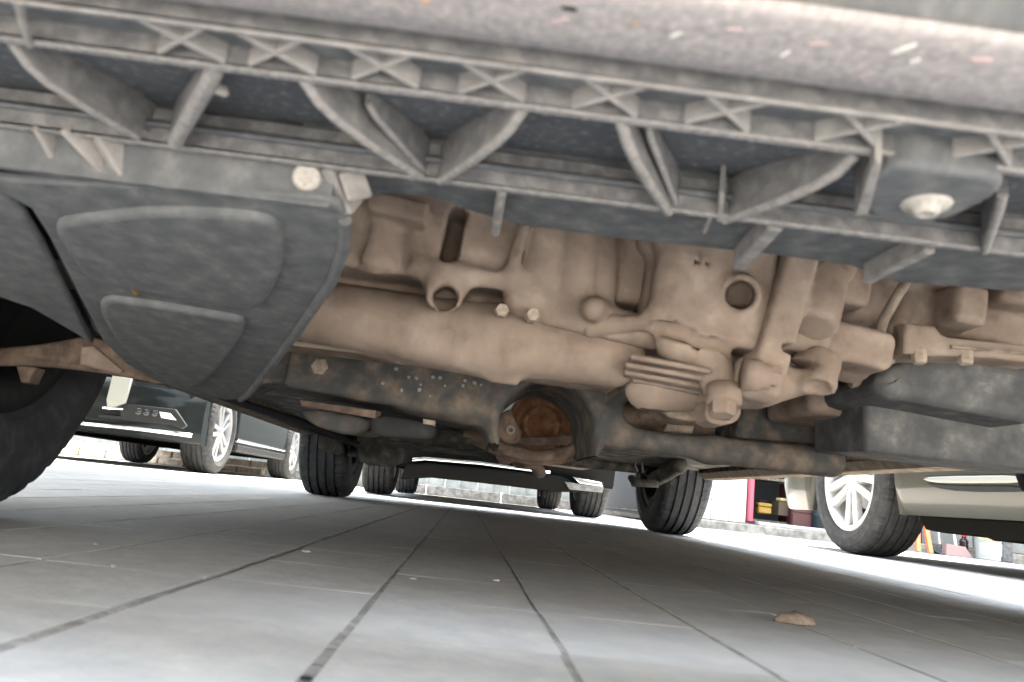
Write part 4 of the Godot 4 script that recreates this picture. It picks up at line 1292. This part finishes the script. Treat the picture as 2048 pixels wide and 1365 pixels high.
	s.tube([Vector3(.3564, .3013, -.62), Vector3(.3456, .2821, -.62), Vector3(.3416, .2662, -.63), Vector3(.3416, .2461, -.64), Vector3(.3338, .2268, -.65)], 0.0045, 8)
	part("vent_hose", s, mats.cast_dark, car)
	s = Shape.new()
	s.slab(smooth([Vector3(.3586, .2282, -.66), Vector3(.3731, .239, -.66), Vector3(.4007, .2469, -.66), Vector3(.4471, .2507, -.66), Vector3(.5124, .2498, -.66), Vector3(.5109, .1974, -.66), Vector3(.4604, .2005, -.66), Vector3(.4009, .2048, -.66), Vector3(.3621, .2061, -.66), Vector3(.3551, .2151, -.66)], 1), Vector3(0, 0.0, -0.18), 0.012)
	part("transmission_pan", s, mats.pan_grey, car)
	s = Shape.new()
	s.slab([Vector3(.3738, .2148, -.72), Vector3(.3826, .2188, -.72), Vector3(.4025, .2177, -.72), Vector3(.5676, .2115, -.72), Vector3(.566, .1607, -.72), Vector3(.408, .161, -.72), Vector3(.3758, .1612, -.72)], Vector3(0.004, 0.006, -0.12), 0.008)
	var hs := part("heat_shield", s, mats.pan_grey, car)
	s = Shape.new()
	s.tube([Vector3(.4086, .2182, -.722), Vector3(.4585, .2162, -.722), Vector3(.5087, .2137, -.722), Vector3(.5691, .2114, -.722)], 0.0022, 6)
	part("pressed_edge", s, mats.rib, hs)
	# brackets between the gearbox and the shield
	s = Shape.new()
	s.tube([Vector3(.3477, .2221, -.7), Vector3(.3549, .2244, -.7), Vector3(.3621, .2286, -.7), Vector3(.3716, .2394, -.7)], 0.006, 8)
	part("bracket", s, mats.cast_dark, car)

func subframe(car: Node3D) -> void:
	var f := Field.new(Vector3(-0.27, 0.135, -1.10), Vector3(0.46, 0.255, -0.83), 0.0055)
	# left box with its sloping underside
	f.block(Vector3(-.1064, .1982, -.9), Vector3(0.105, 0.031, 0.045), 0.008, 0.01, Basis(Vector3.BACK, -0.055))
	f.block(Vector3(-.0264, .1876, -.92), Vector3(0.050, 0.026, 0.05), 0.010, 0.02, Basis(Vector3.BACK, -0.1))
	f.block(Vector3(.0291, .2001, -.92), Vector3(0.05, 0.030, 0.05), 0.01, 0.02)
	# crown over the exhaust
	f.can(Vector3(.0839, .1655, -.95) + Vector3(0, 0, -0.09), Vector3(.0839, .1655, -.95) + Vector3(0, 0, 0.09), 0.068, 0.012, 0.015)
	# right leg, its window and the lower member
	f.block(Vector3(.1436, .2075, -.92), Vector3(0.045, 0.03, 0.05), 0.01, 0.02)
	f.rod(Vector3(.1323, .2021, -.885), Vector3(.1676, .1655, -.885), 0.016, -1, 0.015)
	f.rod(Vector3(.1628, .1642, -.89), Vector3(.2778, .161, -.89), 0.013, 0.014, 0.012)
	f.rod(Vector3(.2778, .161, -.89), Vector3(.4205, .1626, -.89), 0.016, 0.018, 0.012)
	f.block(Vector3(.384, .195, -.95), Vector3(0.07, 0.024, 0.05), 0.008, 0.012, Basis(Vector3.BACK, -0.06))
	f.can(Vector3(.083, .163, -.95) + Vector3(0, 0, -0.3), Vector3(.083, .163, -.95) + Vector3(0, 0, 0.3), 0.052, 0.004, 0.012, true)
	f.block(Vector3(.087, .1244, -.95), Vector3(0.05, 0.032, 0.3), 0.01, 0.01, Basis.IDENTITY, true)
	f.block(Vector3(.2082, .1929, -.88), Vector3(0.038, 0.016, 0.3), 0.014, 0.006, Basis(Vector3.BACK, -0.06), true)
	var sub := cast("subframe", f, mats.steel, car)
	var s := Shape.new()
	s.lathe(Vector3(-.1761, .2004, -.866), Vector3(0.02, -0.1, 1), [[0.0, -0.01], [0.0128, -0.01], [0.0132, 0.004], [0.012, 0.006], [0.0, 0.0065]], 26)
	s.hex(Vector3(-.1747, .1999, -.862), Vector3(0.02, -0.1, 1), 0.0105, 0.008)
	part("subframe_bolt", s, mats.bolt, sub)
	var rng := RandomNumberGenerator.new()
	rng.seed = 5
	for p in [Vector3(-.0757, .1989, -.852), Vector3(-.0674, .1988, -.852), Vector3(-.0615, .1922, -.852), Vector3(-.0624, .1865, -.852), Vector3(-.0819, .1836, -.852), Vector3(-.0489, .2021, -.852), Vector3(-.0412, .2025, -.852), Vector3(-.0346, .1943, -.852), Vector3(-.0149, .1966, -.852), Vector3(-.0133, .2024, -.852), Vector3(-.0026, .2009, -.852), Vector3(.0048, .2, -.852), Vector3(-.0495, .1808, -.852), Vector3(-.1031, .189, -.852), Vector3(-.0906, .2067, -.852)]:
		s = Shape.new()
		s.lathe(p, Vector3(0.03, -0.1, 1), [[0.0, -0.004], [rng.randf_range(0.0012, 0.0032), -0.004], [0.001, 0.0016], [0.0, 0.0017]], 7)
		part("splash_of_cement", s, mats.chip, sub)
	# lower flange, rubber block and tab under the left box
	s = Shape.new()
	s.slab([Vector3(-.1919, .1611, -.86), Vector3(-.1068, .1588, -.86), Vector3(-.1066, .15, -.86), Vector3(-.1887, .1548, -.86)], Vector3(0, 0.004, -0.05), 0.002)
	part("lower_flange", s, mats.mud, sub)
	s = Shape.new()
	s.slab(smooth([Vector3(-.1145, .1577, -.88), Vector3(-.0404, .1538, -.88), Vector3(-.0397, .1403, -.88), Vector3(-.0502, .1335, -.88), Vector3(-.1062, .1316, -.88), Vector3(-.114, .1385, -.88)], 2), Vector3(0, 0.004, -0.06), 0.006)
	part("rubber_mount", s, mats.rubber_dusty, sub)
	s = Shape.new()
	s.slab([Vector3(-.0555, .1576, -.878), Vector3(-.0418, .1569, -.878), Vector3(-.0417, .1518, -.878), Vector3(-.0548, .152, -.878)], Vector3(0, 0, -0.02), 0.001)
	part("tab", s, mats.bolt, sub)
	s = Shape.new()
	s.slab(smooth([Vector3(-.1983, .1564, -.9), Vector3(-.1175, .1542, -.9), Vector3(-.1143, .1401, -.9), Vector3(-.137, .1306, -.9), Vector3(-.1719, .1346, -.9), Vector3(-.1928, .1437, -.9)], 1), Vector3(0, 0.01, -0.2), 0.008)
	part("steering_rack_boot", s, mats.steel, sub)
	s = Shape.new()
	s.slab([Vector3(-.2733, .2094, -.87), Vector3(-.2113, .2227, -.87), Vector3(-.205, .1947, -.87), Vector3(-.2071, .1803, -.87), Vector3(-.2503, .1734, -.87), Vector3(-.2681, .1646, -.87)], Vector3(0, 0.01, -0.12), 0.004)
	part("side_member", s, mats.steel, sub)
	# left lower control arm
	s = Shape.new()
	s.slab(smooth([Vector3(-.5397, .1611, -.8), Vector3(-.483, .1726, -.8), Vector3(-.4404, .1825, -.8), Vector3(-.403, .1954, -.8), Vector3(-.3716, .1898, -.8), Vector3(-.3164, .1662, -.8), Vector3(-.3137, .1526, -.8), Vector3(-.3651, .1584, -.8), Vector3(-.4202, .159, -.8), Vector3(-.4789, .155, -.8), Vector3(-.5352, .1432, -.8)], 1), Vector3(0, 0.012, -0.05), 0.006)
	var arm := part("control_arm", s, mats.mud, car)
	s = Shape.new()
	s.slab([Vector3(-.4035, .1831, -.796), Vector3(-.391, .1856, -.796), Vector3(-.3574, .1638, -.796), Vector3(-.3607, .1603, -.796), Vector3(-.4006, .1648, -.796)], Vector3(0, 0, -0.01), 0.002)
	part("bush_cap", s, mats.cast, arm)
	s = Shape.new()
	s.slab([Vector3(-.4763, .1597, -.82), Vector3(-.4559, .1595, -.82), Vector3(-.4598, .1432, -.82), Vector3(-.4672, .1424, -.82)], Vector3(0, 0, -0.02), 0.002)
	part("ball_joint", s, mats.mud, arm)
	# right lower control arm
	s = Shape.new()
	s.slab(smooth([Vector3(.4013, .1832, -.93), Vector3(.5905, .1955, -.93), Vector3(.7833, .2017, -.93), Vector3(.7828, .1893, -.93), Vector3(.5904, .1801, -.93), Vector3(.4019, .1662, -.93)], 1), Vector3(0, 0.03, -0.05), 0.005)
	part("control_arm", s, mats.mud, car)
	# parts seen through the window of the right leg
	s = Shape.new()
	s.tube([Vector3(.1808, .2002, -1), Vector3(.3103, .202, -1)], 0.026, 16)
	part("steering_rack", s, mats.mud, car)
	s = Shape.new()
	s.hex(Vector3(.213, .2094, -.93), Vector3(0.2, 0, 1), 0.012, 0.02)
	s.slab([Vector3(.2336, .1888, -.92), Vector3(.2672, .1903, -.92), Vector3(.2653, .1804, -.92), Vector3(.2311, .1801, -.92)], Vector3(0, 0, -0.02), 0.003)
	part("rack_clamp", s, mats.cast_dark, car)
	s = Shape.new()
	s.slab(smooth([Vector3(.1919, .2044, -.8), Vector3(.236, .2031, -.8), Vector3(.2382, .1843, -.8), Vector3(.2294, .1796, -.8), Vector3(.1956, .1825, -.8)], 1), Vector3(0, 0, -0.05), 0.004)
	part("mount_bracket", s, mats.cast_dark, car)
	# exhaust under the arch
	var e: Vector3 = Vector3(.1008, .1908, -1.12)
	s = Shape.new()
	s.lathe(e, Vector3(0, 0, 1), [[0.0, -1.0], [0.026, -1.0], [0.026, -0.16], [0.05, -0.12], [0.05, -0.02], [0.046, 0.0], [0.043, 0.001], [0.041, -0.008], [0.036, -0.016], [0.030, -0.02], [0.028, -0.010], [0.022, -0.006], [0.018, -0.02], [0.0, -0.03]], 36)
	part("exhaust_silencer", s, mats.rust, car)
	s = Shape.new()
	s.slab(smooth([Vector3(.0253, .1738, -.98), Vector3(.0397, .1883, -.98), Vector3(.047, .1917, -.98), Vector3(.0565, .1749, -.98), Vector3(.0658, .1595, -.98), Vector3(.057, .1471, -.98), Vector3(.0429, .148, -.98), Vector3(.0302, .1592, -.98)], 1), Vector3(0, 0, -0.012), 0.003)
	var hb := part("hanger_bracket", s, mats.mud, car)
	s = Shape.new()
	s.hoop(Vector3(.0491, .1642, -.976), Vector3(0, -0.05, 1), [[0.0028, -0.004], [0.0058, -0.004], [0.0058, 0.003], [0.0028, 0.003]], 20, 0)
	part("ring_nut", s, mats.washer, hb)
	s = Shape.new()
	s.tube([Vector3(-.008, .1604, -1.02), Vector3(.0227, .1521, -1.02), Vector3(.0536, .1412, -1.02), Vector3(.0871, .1372, -1.02), Vector3(.1195, .1434, -1.02), Vector3(.1482, .1572, -1.02), Vector3(.174, .1667, -1.02)], 0.0085, 10)
	s.tube([Vector3(.0067, .1529, -1.06), Vector3(.0424, .14, -1.06), Vector3(.0843, .1332, -1.06), Vector3(.1249, .1391, -1.06), Vector3(.1648, .1552, -1.06)], 0.007, 10)
	part("stabiliser_bar", s, mats.mud, car)
	s = Shape.new()
	s.slab(smooth([Vector3(.1407, .1694, -1), Vector3(.1548, .1736, -1), Vector3(.17, .165, -1), Vector3(.1658, .1529, -1), Vector3(.153, .1501, -1)], 1), Vector3(0, 0, -0.012), 0.002)
	hb = part("hanger_bracket", s, mats.mud, car)
	s = Shape.new()
	s.hoop(Vector3(.1558, .1638, -.997), Vector3(0, -0.05, 1), [[0.0024, -0.004], [0.005, -0.004], [0.005, 0.002], [0.0024, 0.002]], 20, 0)
	part("ring_nut", s, mats.washer, hb)
	s = Shape.new()
	s.tube([Vector3(.0401, .1561, -1.05), Vector3(.1011, .1603, -1.05), Vector3(.1548, .1719, -1.05), Vector3(.1963, .1705, -1.05)], 0.007, 10)
	part("brace_rod", s, mats.mud, car)
	s = Shape.new()
	s.slab(smooth([Vector3(.0599, .1588, -1.1), Vector3(.1203, .1628, -1.1), Vector3(.1334, .1608, -1.1), Vector3(.1086, .1509, -1.1), Vector3(.0773, .1502, -1.1)], 1), Vector3(0, 0.004, -0.2), 0.006)
	part("heat_plate", s, mats.rust, car)

func rear_end(car: Node3D) -> void:
	var s := Shape.new()
	s.box(Vector3(-0.31, 0.30, -2.45), Vector3(0.62, 0.06, 2.9), Basis.IDENTITY, 0.015)
	s.box(Vector3(0.62, 0.30, -2.45), Vector3(0.66, 0.06, 2.9), Basis.IDENTITY, 0.015)
	s.box(Vector3(0.145, 0.38, -2.45), Vector3(0.32, 0.02, 2.9))
	part("floor_pan", s, mats.skid, car)
	for x in [-0.64, 0.97]:
		s = Shape.new()
		s.box(Vector3(x, 0.285, -2.15), Vector3(0.10, 0.10, 1.9), Basis.IDENTITY, 0.02)
		part("side_sill", s, mats.sill_mud, car)
	s = Shape.new()
	s.tube([Vector3(-.5156, .2186, -1.6), Vector3(-.4526, .2054, -1.6), Vector3(-.3895, .1922, -1.6), Vector3(-.3474, .1828, -1.6), Vector3(-.2944, .1684, -1.6)] + [Vector3(-.3785, .1973, -2.4), Vector3(-.3312, .1875, -2.4)], 0.008, 8)
	part("brake_line", s, mats.dark_trim, car)
	var f := Field.new(Vector3(-0.50, 0.12, -4.15), Vector3(0.90, 0.34, -2.3), 0.018)
	f.block(Vector3(-.1031, .2485, -2.7), Vector3(0.20, 0.035, 0.22), 0.03, 0.02)
	f.rod(Vector3(-.5229, .257, -3.3), Vector3(.7758, .2688, -3.3), 0.032, -1, 0.03)
	f.rod(Vector3(-.491, .1977, -2.6), Vector3(-.5204, .1907, -3.35), 0.03, 0.035, 0.03)
	f.rod(Vector3(.7123, .2505, -2.6), Vector3(.8131, .2229, -3.35), 0.03, 0.035, 0.03)
	cast("rear_axle_beam", f, mats.skid, car)
	f = Field.new(Vector3(-0.25, 0.12, -4.25), Vector3(0.85, 0.36, -3.55), 0.018)
	f.block(Vector3(.3765, .3096, -3.85), Vector3(0.25, 0.05, 0.18), 0.04, 0.02, Basis(Vector3.BACK, -0.02))
	cast("rear_silencer", f, mats.mud, car)
	s = Shape.new()
	s.tube([Vector3(0.18, 0.20, -2.1), Vector3(0.19, 0.215, -2.9), Vector3(0.28, 0.23, -3.3), Vector3(0.35, 0.21, -3.7)], 0.027, 14)
	part("exhaust_pipe", s, mats.mud, car)
	for p in [[Vector3(-.4771, .1881, -3.2), Vector3(-.4052, .1821, -3.2), 0.018], [Vector3(.663, .1907, -3.1), Vector3(.7636, .1979, -3.1), 0.017]]:
		s = Shape.new()
		s.tube([p[0] + Vector3(0, 0.02, -0.02), p[0], p[1], p[1] + Vector3(0.01, 0.03, 0)], p[2], 10)
		part("tie_hook", s, mats.skid, car)
	s = Shape.new()
	s.tube([Vector3(.6558, .281, -3), Vector3(.6459, .2567, -3), Vector3(.6577, .2311, -3)], 0.004, 6)
	s.tube([Vector3(.6697, .2787, -3), Vector3(.6757, .2523, -3), Vector3(.6794, .2297, -3)], 0.004, 6)
	part("cable_loop", s, mats.rib, car)
	for x in [-0.5, 0.83]:
		s = Shape.new()
		s.tube([Vector3(x, 0.22, -3.47), Vector3(x, 0.55, -3.5)], 0.06, 14)
		part("spring", s, mats.dark_trim, car)
	# mud flap behind the left front of the rear wheel
	s = Shape.new()
	s.slab(smooth([Vector3(-.4312, .2653, -3), Vector3(-.3071, .268, -3), Vector3(-.261, .2121, -3), Vector3(-.2707, .1446, -3), Vector3(-.403, .1392, -3), Vector3(-.4263, .1934, -3)], 1), Vector3(0, 0.01, -0.3), 0.02)
	part("spring_seat", s, mats.skid, car)
	# rear bumper
	var rings := []
	for k in 25:
		var g := -1.0 + k / 12.0
		var back := 0.22 * pow(absf(g), 3.0)
		var r := PackedVector3Array()
		for p in [[-4.02, 0.30], [-4.18, 0.295], [-4.27, 0.33], [-4.29, 0.5], [-4.22, 0.62], [-4.15, 0.6], [-4.2, 0.5], [-4.15, 0.34]]:
			r.append(Vector3(OWN_X + 0.86 * g, p[1], p[0] + back))
		rings.append(r)
	s = Shape.new()
	s.loft(rings)
	part("rear_bumper", s, mats.grey_paint, car)

# ---------------------------------------------------------------- the other cars

func bumper(car: Node3D, x0: float, z0: float, half: float, low: float, m: String) -> void:
	var rings := []
	for k in 33:
		var g := -1.0 + k / 16.0
		var back := 0.40 * pow(absf(g), 4.0)
		var r := PackedVector3Array()
		for p in [[-0.28, low + 0.015], [-0.06, low], [-0.03, low + 0.02], [-0.012, low + 0.10], [0.0, low + 0.22], [-0.01, 0.5], [-0.05, 0.585], [-0.14, 0.60], [-0.14, 0.5], [-0.10, low + 0.2], [-0.28, low + 0.04]]:
			r.append(Vector3(x0 + half * g, p[1], z0 + p[0] - back))
		rings.append(r)
	var s := Shape.new()
	s.loft(rings)
	part("front_bumper", s, mats[m], car)

func floor_of(car: Node3D, x0: float, z0: float, long: float, half: float) -> void:
	var s := Shape.new()
	s.box(Vector3(x0, 0.28, z0 - long * 0.5), Vector3(half * 1.5, 0.16, long - 0.7), Basis.IDENTITY, 0.03)
	part("underbody", s, mats.matt_black, car)

func black_car() -> void:
	var x0 := -2.86
	var z0 := -5.42
	var car := thing("black_car", "glossy black car parked to the left, with a fog lamp in its bumper", "car", Vector3(x0, 0, z0 - 2.2))
	body(car, x0, z0, 4.6, 0.9, [-6.3, -8.95], 0.335, "black_paint", 0.2, 0.1)
	bumper(car, x0, z0, 0.895, 0.20, "black_paint")
	floor_of(car, x0, z0, 4.6, 0.9)
	for w in [[0.8, -6.3, 1.0], [-0.8, -6.3, -1.0], [0.8, -8.95, 1.0], [-0.8, -8.95, -1.0]]:
		wheel(car, Vector3(x0 + w[0], 0.335, w[1]), 0.335, 0.225, 0.235, w[2], "rubber_dusty", 5, 0.0, true, 0.3, "alloy_dim")
	var s := Shape.new()
	s.slab(smooth([Vector3(-2.3798, .409, -5.435), Vector3(-2.06, .4048, -5.435), Vector3(-2.0017, .3494, -5.435), Vector3(-2.0244, .3261, -5.435), Vector3(-2.317, .3336, -5.435)], 1), Vector3(0, 0, -0.05), 0.012)
	var lamp := part("fog_lamp", s, mats.chrome, car)
	for p in [Vector3(-2.2734, .3721, -5.425), Vector3(-2.2192, .3715, -5.425), Vector3(-2.1616, .3713, -5.425)]:
		s = Shape.new()
		s.lathe(p, Vector3(0, 0, 1), [[0.0, -0.02], [0.024, -0.02], [0.022, 0.004], [0.012, 0.007], [0.0, 0.008]], 18)
		part("lens", s, mats.glass_dark, lamp)
	s = Shape.new()
	s.slab([Vector3(-2.1345, .3882, -5.425), Vector3(-2.0596, .3866, -5.425), Vector3(-2.0107, .344, -5.425), Vector3(-2.1133, .3493, -5.425)], Vector3(0, 0, -0.02), 0.004)
	part("reflector", s, mats.lamp_lens, lamp)
	s = Shape.new()
	s.slab([Vector3(-2.42, .4176, -5.43), Vector3(-2.0335, .4177, -5.43), Vector3(-1.9391, .3149, -5.43), Vector3(-1.9684, .291, -5.43), Vector3(-2.0464, .3094, -5.43), Vector3(-2.5305, .3015, -5.43), Vector3(-2.5362, .3283, -5.43), Vector3(-2.388, .3283, -5.43)], Vector3(0, 0, -0.03), 0.006)
	part("lamp_surround", s, mats.dark_trim, car)
	s = Shape.new()
	s.tube([Vector3(-2.6641, .2502, -5.41), Vector3(-2.2973, .255, -5.41), Vector3(-2.0323, .2555, -5.42), Vector3(-1.9176, .2539, -5.5)], 0.014, 10)
	part("chrome_strip", s, mats.chrome, car)
	s = Shape.new()
	s.slab([Vector3(-2.4895, .4266, -5.4), Vector3(-2.4839, .5934, -5.4), Vector3(-2.3549, .5913, -5.4), Vector3(-2.3672, .4203, -5.4), Vector3(-2.469, .3604, -5.4)], Vector3(0, 0, -0.03), 0.004)
	part("reflection_panel", s, mats.pale, car)  # bright reflection on the bumper, built as a pale slab
	s = Shape.new()
	s.tube([Vector3(-2.5012, .3704, -5.4), Vector3(-2.3648, .376, -5.4)], 0.008, 8)
	part("chrome_trim", s, mats.chrome, car)
	# side strip and lower flank moulding
	s = Shape.new()
	s.box(Vector3(x0 + 0.905, 0.30, -7.6), Vector3(0.02, 0.022, 1.75), Basis.IDENTITY, 0.006)
	part("side_strip", s, mats.chrome, car)
	s = Shape.new()
	s.box(Vector3(x0 + 0.89, 0.235, -7.6), Vector3(0.05, 0.07, 1.78), Basis.IDENTITY, 0.015)
	part("sill_moulding", s, mats.dark_trim, car)

func following_car() -> void:
	var x0 := 0.145
	var z0 := -4.92
	var car := thing("following_car", "dark car parked close behind, its chrome bumper strip showing between the wheels", "car", Vector3(x0, 0, z0 - 2.2))
	body(car, x0, z0, 4.5, 0.88, [-5.72, -8.3], 0.32, "black_paint", 0.22, 0.1)
	bumper(car, x0, z0, 0.87, 0.21, "matt_black")
	floor_of(car, x0, z0, 4.5, 0.88)
	for w in [[0.75, -5.66, 1.0], [-0.75, -5.66, -1.0], [0.75, -8.3, 1.0], [-0.75, -8.3, -1.0]]:
		wheel(car, Vector3(x0 + w[0], 0.318, w[1]), 0.318, 0.21, 0.21, w[2], "rubber_dusty", 5)
	var s := Shape.new()
	s.tube([Vector3(-.3413, .2419, -4.905), Vector3(-.265, .2567, -4.905), Vector3(.0793, .2674, -4.905), Vector3(.523, .2578, -4.905)], 0.012, 8)
	part("chrome_strip", s, mats.chrome, car)
	s = Shape.new()
	s.slab([Vector3(-.3776, .2128, -4.9), Vector3(-.2307, .2355, -4.9), Vector3(.587, .2461, -4.9), Vector3(.8477, .1725, -4.9), Vector3(.5969, .1449, -4.9), Vector3(.2185, .1495, -4.9), Vector3(-.2192, .1472, -4.9), Vector3(-.4019, .1177, -4.9)], Vector3(0, 0, -0.2), 0.02)
	part("lower_grille", s, mats.matt_black, car)
	s = Shape.new()
	s.slab([Vector3(.6668, .2453, -4.88), Vector3(.8517, .2317, -4.88), Vector3(.8601, .2078, -4.88), Vector3(.7143, .2103, -4.88)], Vector3(0, 0.01, -0.1), 0.006)
	part("bumper_corner_trim", s, mats.chrome, car)
	s = Shape.new()
	s.slab([Vector3(.6182, .2119, -4.87), Vector3(.8651, .2022, -4.87), Vector3(.8615, .1709, -4.87), Vector3(.654, .1666, -4.87)], Vector3(0, 0.01, -0.2), 0.01)
	part("bumper_corner", s, mats.pan_grey, car)

func beige_car() -> void:
	var x0 := 2.63
	var z0 := 0.15
	var car := thing("beige_car", "beige car parked to the right, its silver spoked wheel nearest", "car", Vector3(x0, 0, z0 - 2.3))
	body(car, x0, z0, 4.65, 0.9, [-0.8, -3.5], 0.333, "beige_paint", 0.185, 0.1)
	bumper(car, x0, z0, 0.895, 0.19, "beige_paint")
	floor_of(car, x0, z0, 4.5, 0.9)
	for w in [[-0.79, -0.8, -1.0], [0.79, -0.8, 1.0], [-0.79, -3.5, -1.0], [0.79, -3.5, 1.0]]:
		wheel(car, Vector3(x0 + w[0], 0.333, w[1]), 0.333, 0.225, 0.232, w[2], "rubber_dusty", 5, 0.0, true, 0.55)
	var s := Shape.new()
	s.slab(smooth([Vector3(1.728, .3214, -2.902), Vector3(1.728, .3296, -2.8374), Vector3(1.728, .3242, -2.3208), Vector3(1.728, .2997, -2.3216), Vector3(1.728, .3025, -2.722), Vector3(1.728, .3075, -2.8436)], 1), Vector3(0.05, 0, 0), 0.006)
	part("sill_trim", s, mats.pale, car)
	s = Shape.new()
	s.slab(smooth([Vector3(1.731, .3064, -2.8807), Vector3(1.731, .294, -2.7268), Vector3(1.731, .2879, -2.326), Vector3(1.731, .2727, -2.3265), Vector3(1.731, .2727, -2.6697), Vector3(1.731, .2874, -2.8233)], 1), Vector3(0.05, 0, 0), 0.003)
	part("sill_recess", s, mats.dark_trim, car)
	s = Shape.new()
	s.slab([Vector3(1.8, .1901, -3.0422), Vector3(1.8, .1887, -2.8359), Vector3(1.8, .1842, -2.2372), Vector3(1.8, .1337, -2.2394), Vector3(1.8, .116, -2.6019), Vector3(1.8, .1291, -2.6666), Vector3(1.8, .1281, -2.7488), Vector3(1.8, .1276, -2.8973), Vector3(1.8, .1341, -2.9942)], Vector3(0.3, 0, 0), 0.01)
	part("under_tray", s, mats.matt_black, car)

# ---------------------------------------------------------------- small things on the ground

func litter() -> void:
	var c: Vector3 = Vector3(.3064, 0, -.7071)
	var st := Shape.new()
	var o := []
	var under := []
	var n := 12
	# a curled dry leaf: an arched blade, thin but solid
	var rows := []
	for i in 9:
		var t := -1.0 + i / 4.0
		var w := 0.0085 * sqrt(maxf(0.02, 1.0 - t * t)) * (1.0 + 0.12 * sin(i * 2.3))
		var r := PackedVector3Array()
		for e in [[-1.0, 0.0], [-0.65, 0.62], [-0.1, 0.98], [0.45, 0.78], [1.0, 0.05], [0.9, 0.0], [0.4, 0.7], [-0.1, 0.9], [-0.6, 0.52], [-0.9, 0.0]]:
			r.append(c + Vector3(0.0185 * t, 0.0005 + e[1] * (0.0098 + 0.0012 * sin(i * 1.9)) * sqrt(maxf(0.05, 1.0 - pow(absf(t), 2.6))), e[0] * w * 1.5))
		rows.append(r)
	st.loft(rows)
	tag(part("dry_leaf", st, mats.leaf, self), "curled brown dry leaf lying alone on the grey pavers", "leaf")
	var rng := RandomNumberGenerator.new()
	rng.seed = 3
	for p in [[Vector3(-.1604, 0, -.8706), 0.0035, "flat pale stone chip beside the long dark paver joint"], [Vector3(-.036, 0, -.7298), 0.0022, "small pale pebble near the middle of the pavers"], [Vector3(.0417, 0, -.7869), 0.0028, "pale pebble just right of the middle paver joint"], [Vector3(-.2507, 0, -.61), 0.0016, "tiny white speck of grit on the left pavers"], [Vector3(-.3222, 0, -.7365), 0.0016, "tiny pale grit by the short dark joint on the left"], [Vector3(-.0548, 0, -.3414), 0.002, "dark crumb of grit at the very front of the pavers"]]:
		var s := Shape.new()
		var rr := []
		for i in 5:
			var t := -1.0 + i * 0.5
			var q := PackedVector3Array()
			for k in 7:
				var a := TAU * k / 7.0
				var ra: float = p[1] * sqrt(maxf(0.05, 1.0 - t * t)) * rng.randf_range(0.8, 1.15)
				q.append(p[0] + Vector3(cos(a) * ra * 1.5, p[1] * 0.45 * (t + 1.0), sin(a) * ra))
			rr.append(q)
		s.loft(rr, 0)
		tag(part("pebble", s, mats.dark_trim if p[2].begins_with("dark") else mats.chip, self), p[2], "pebble", "crumbs of stone on the pavers")
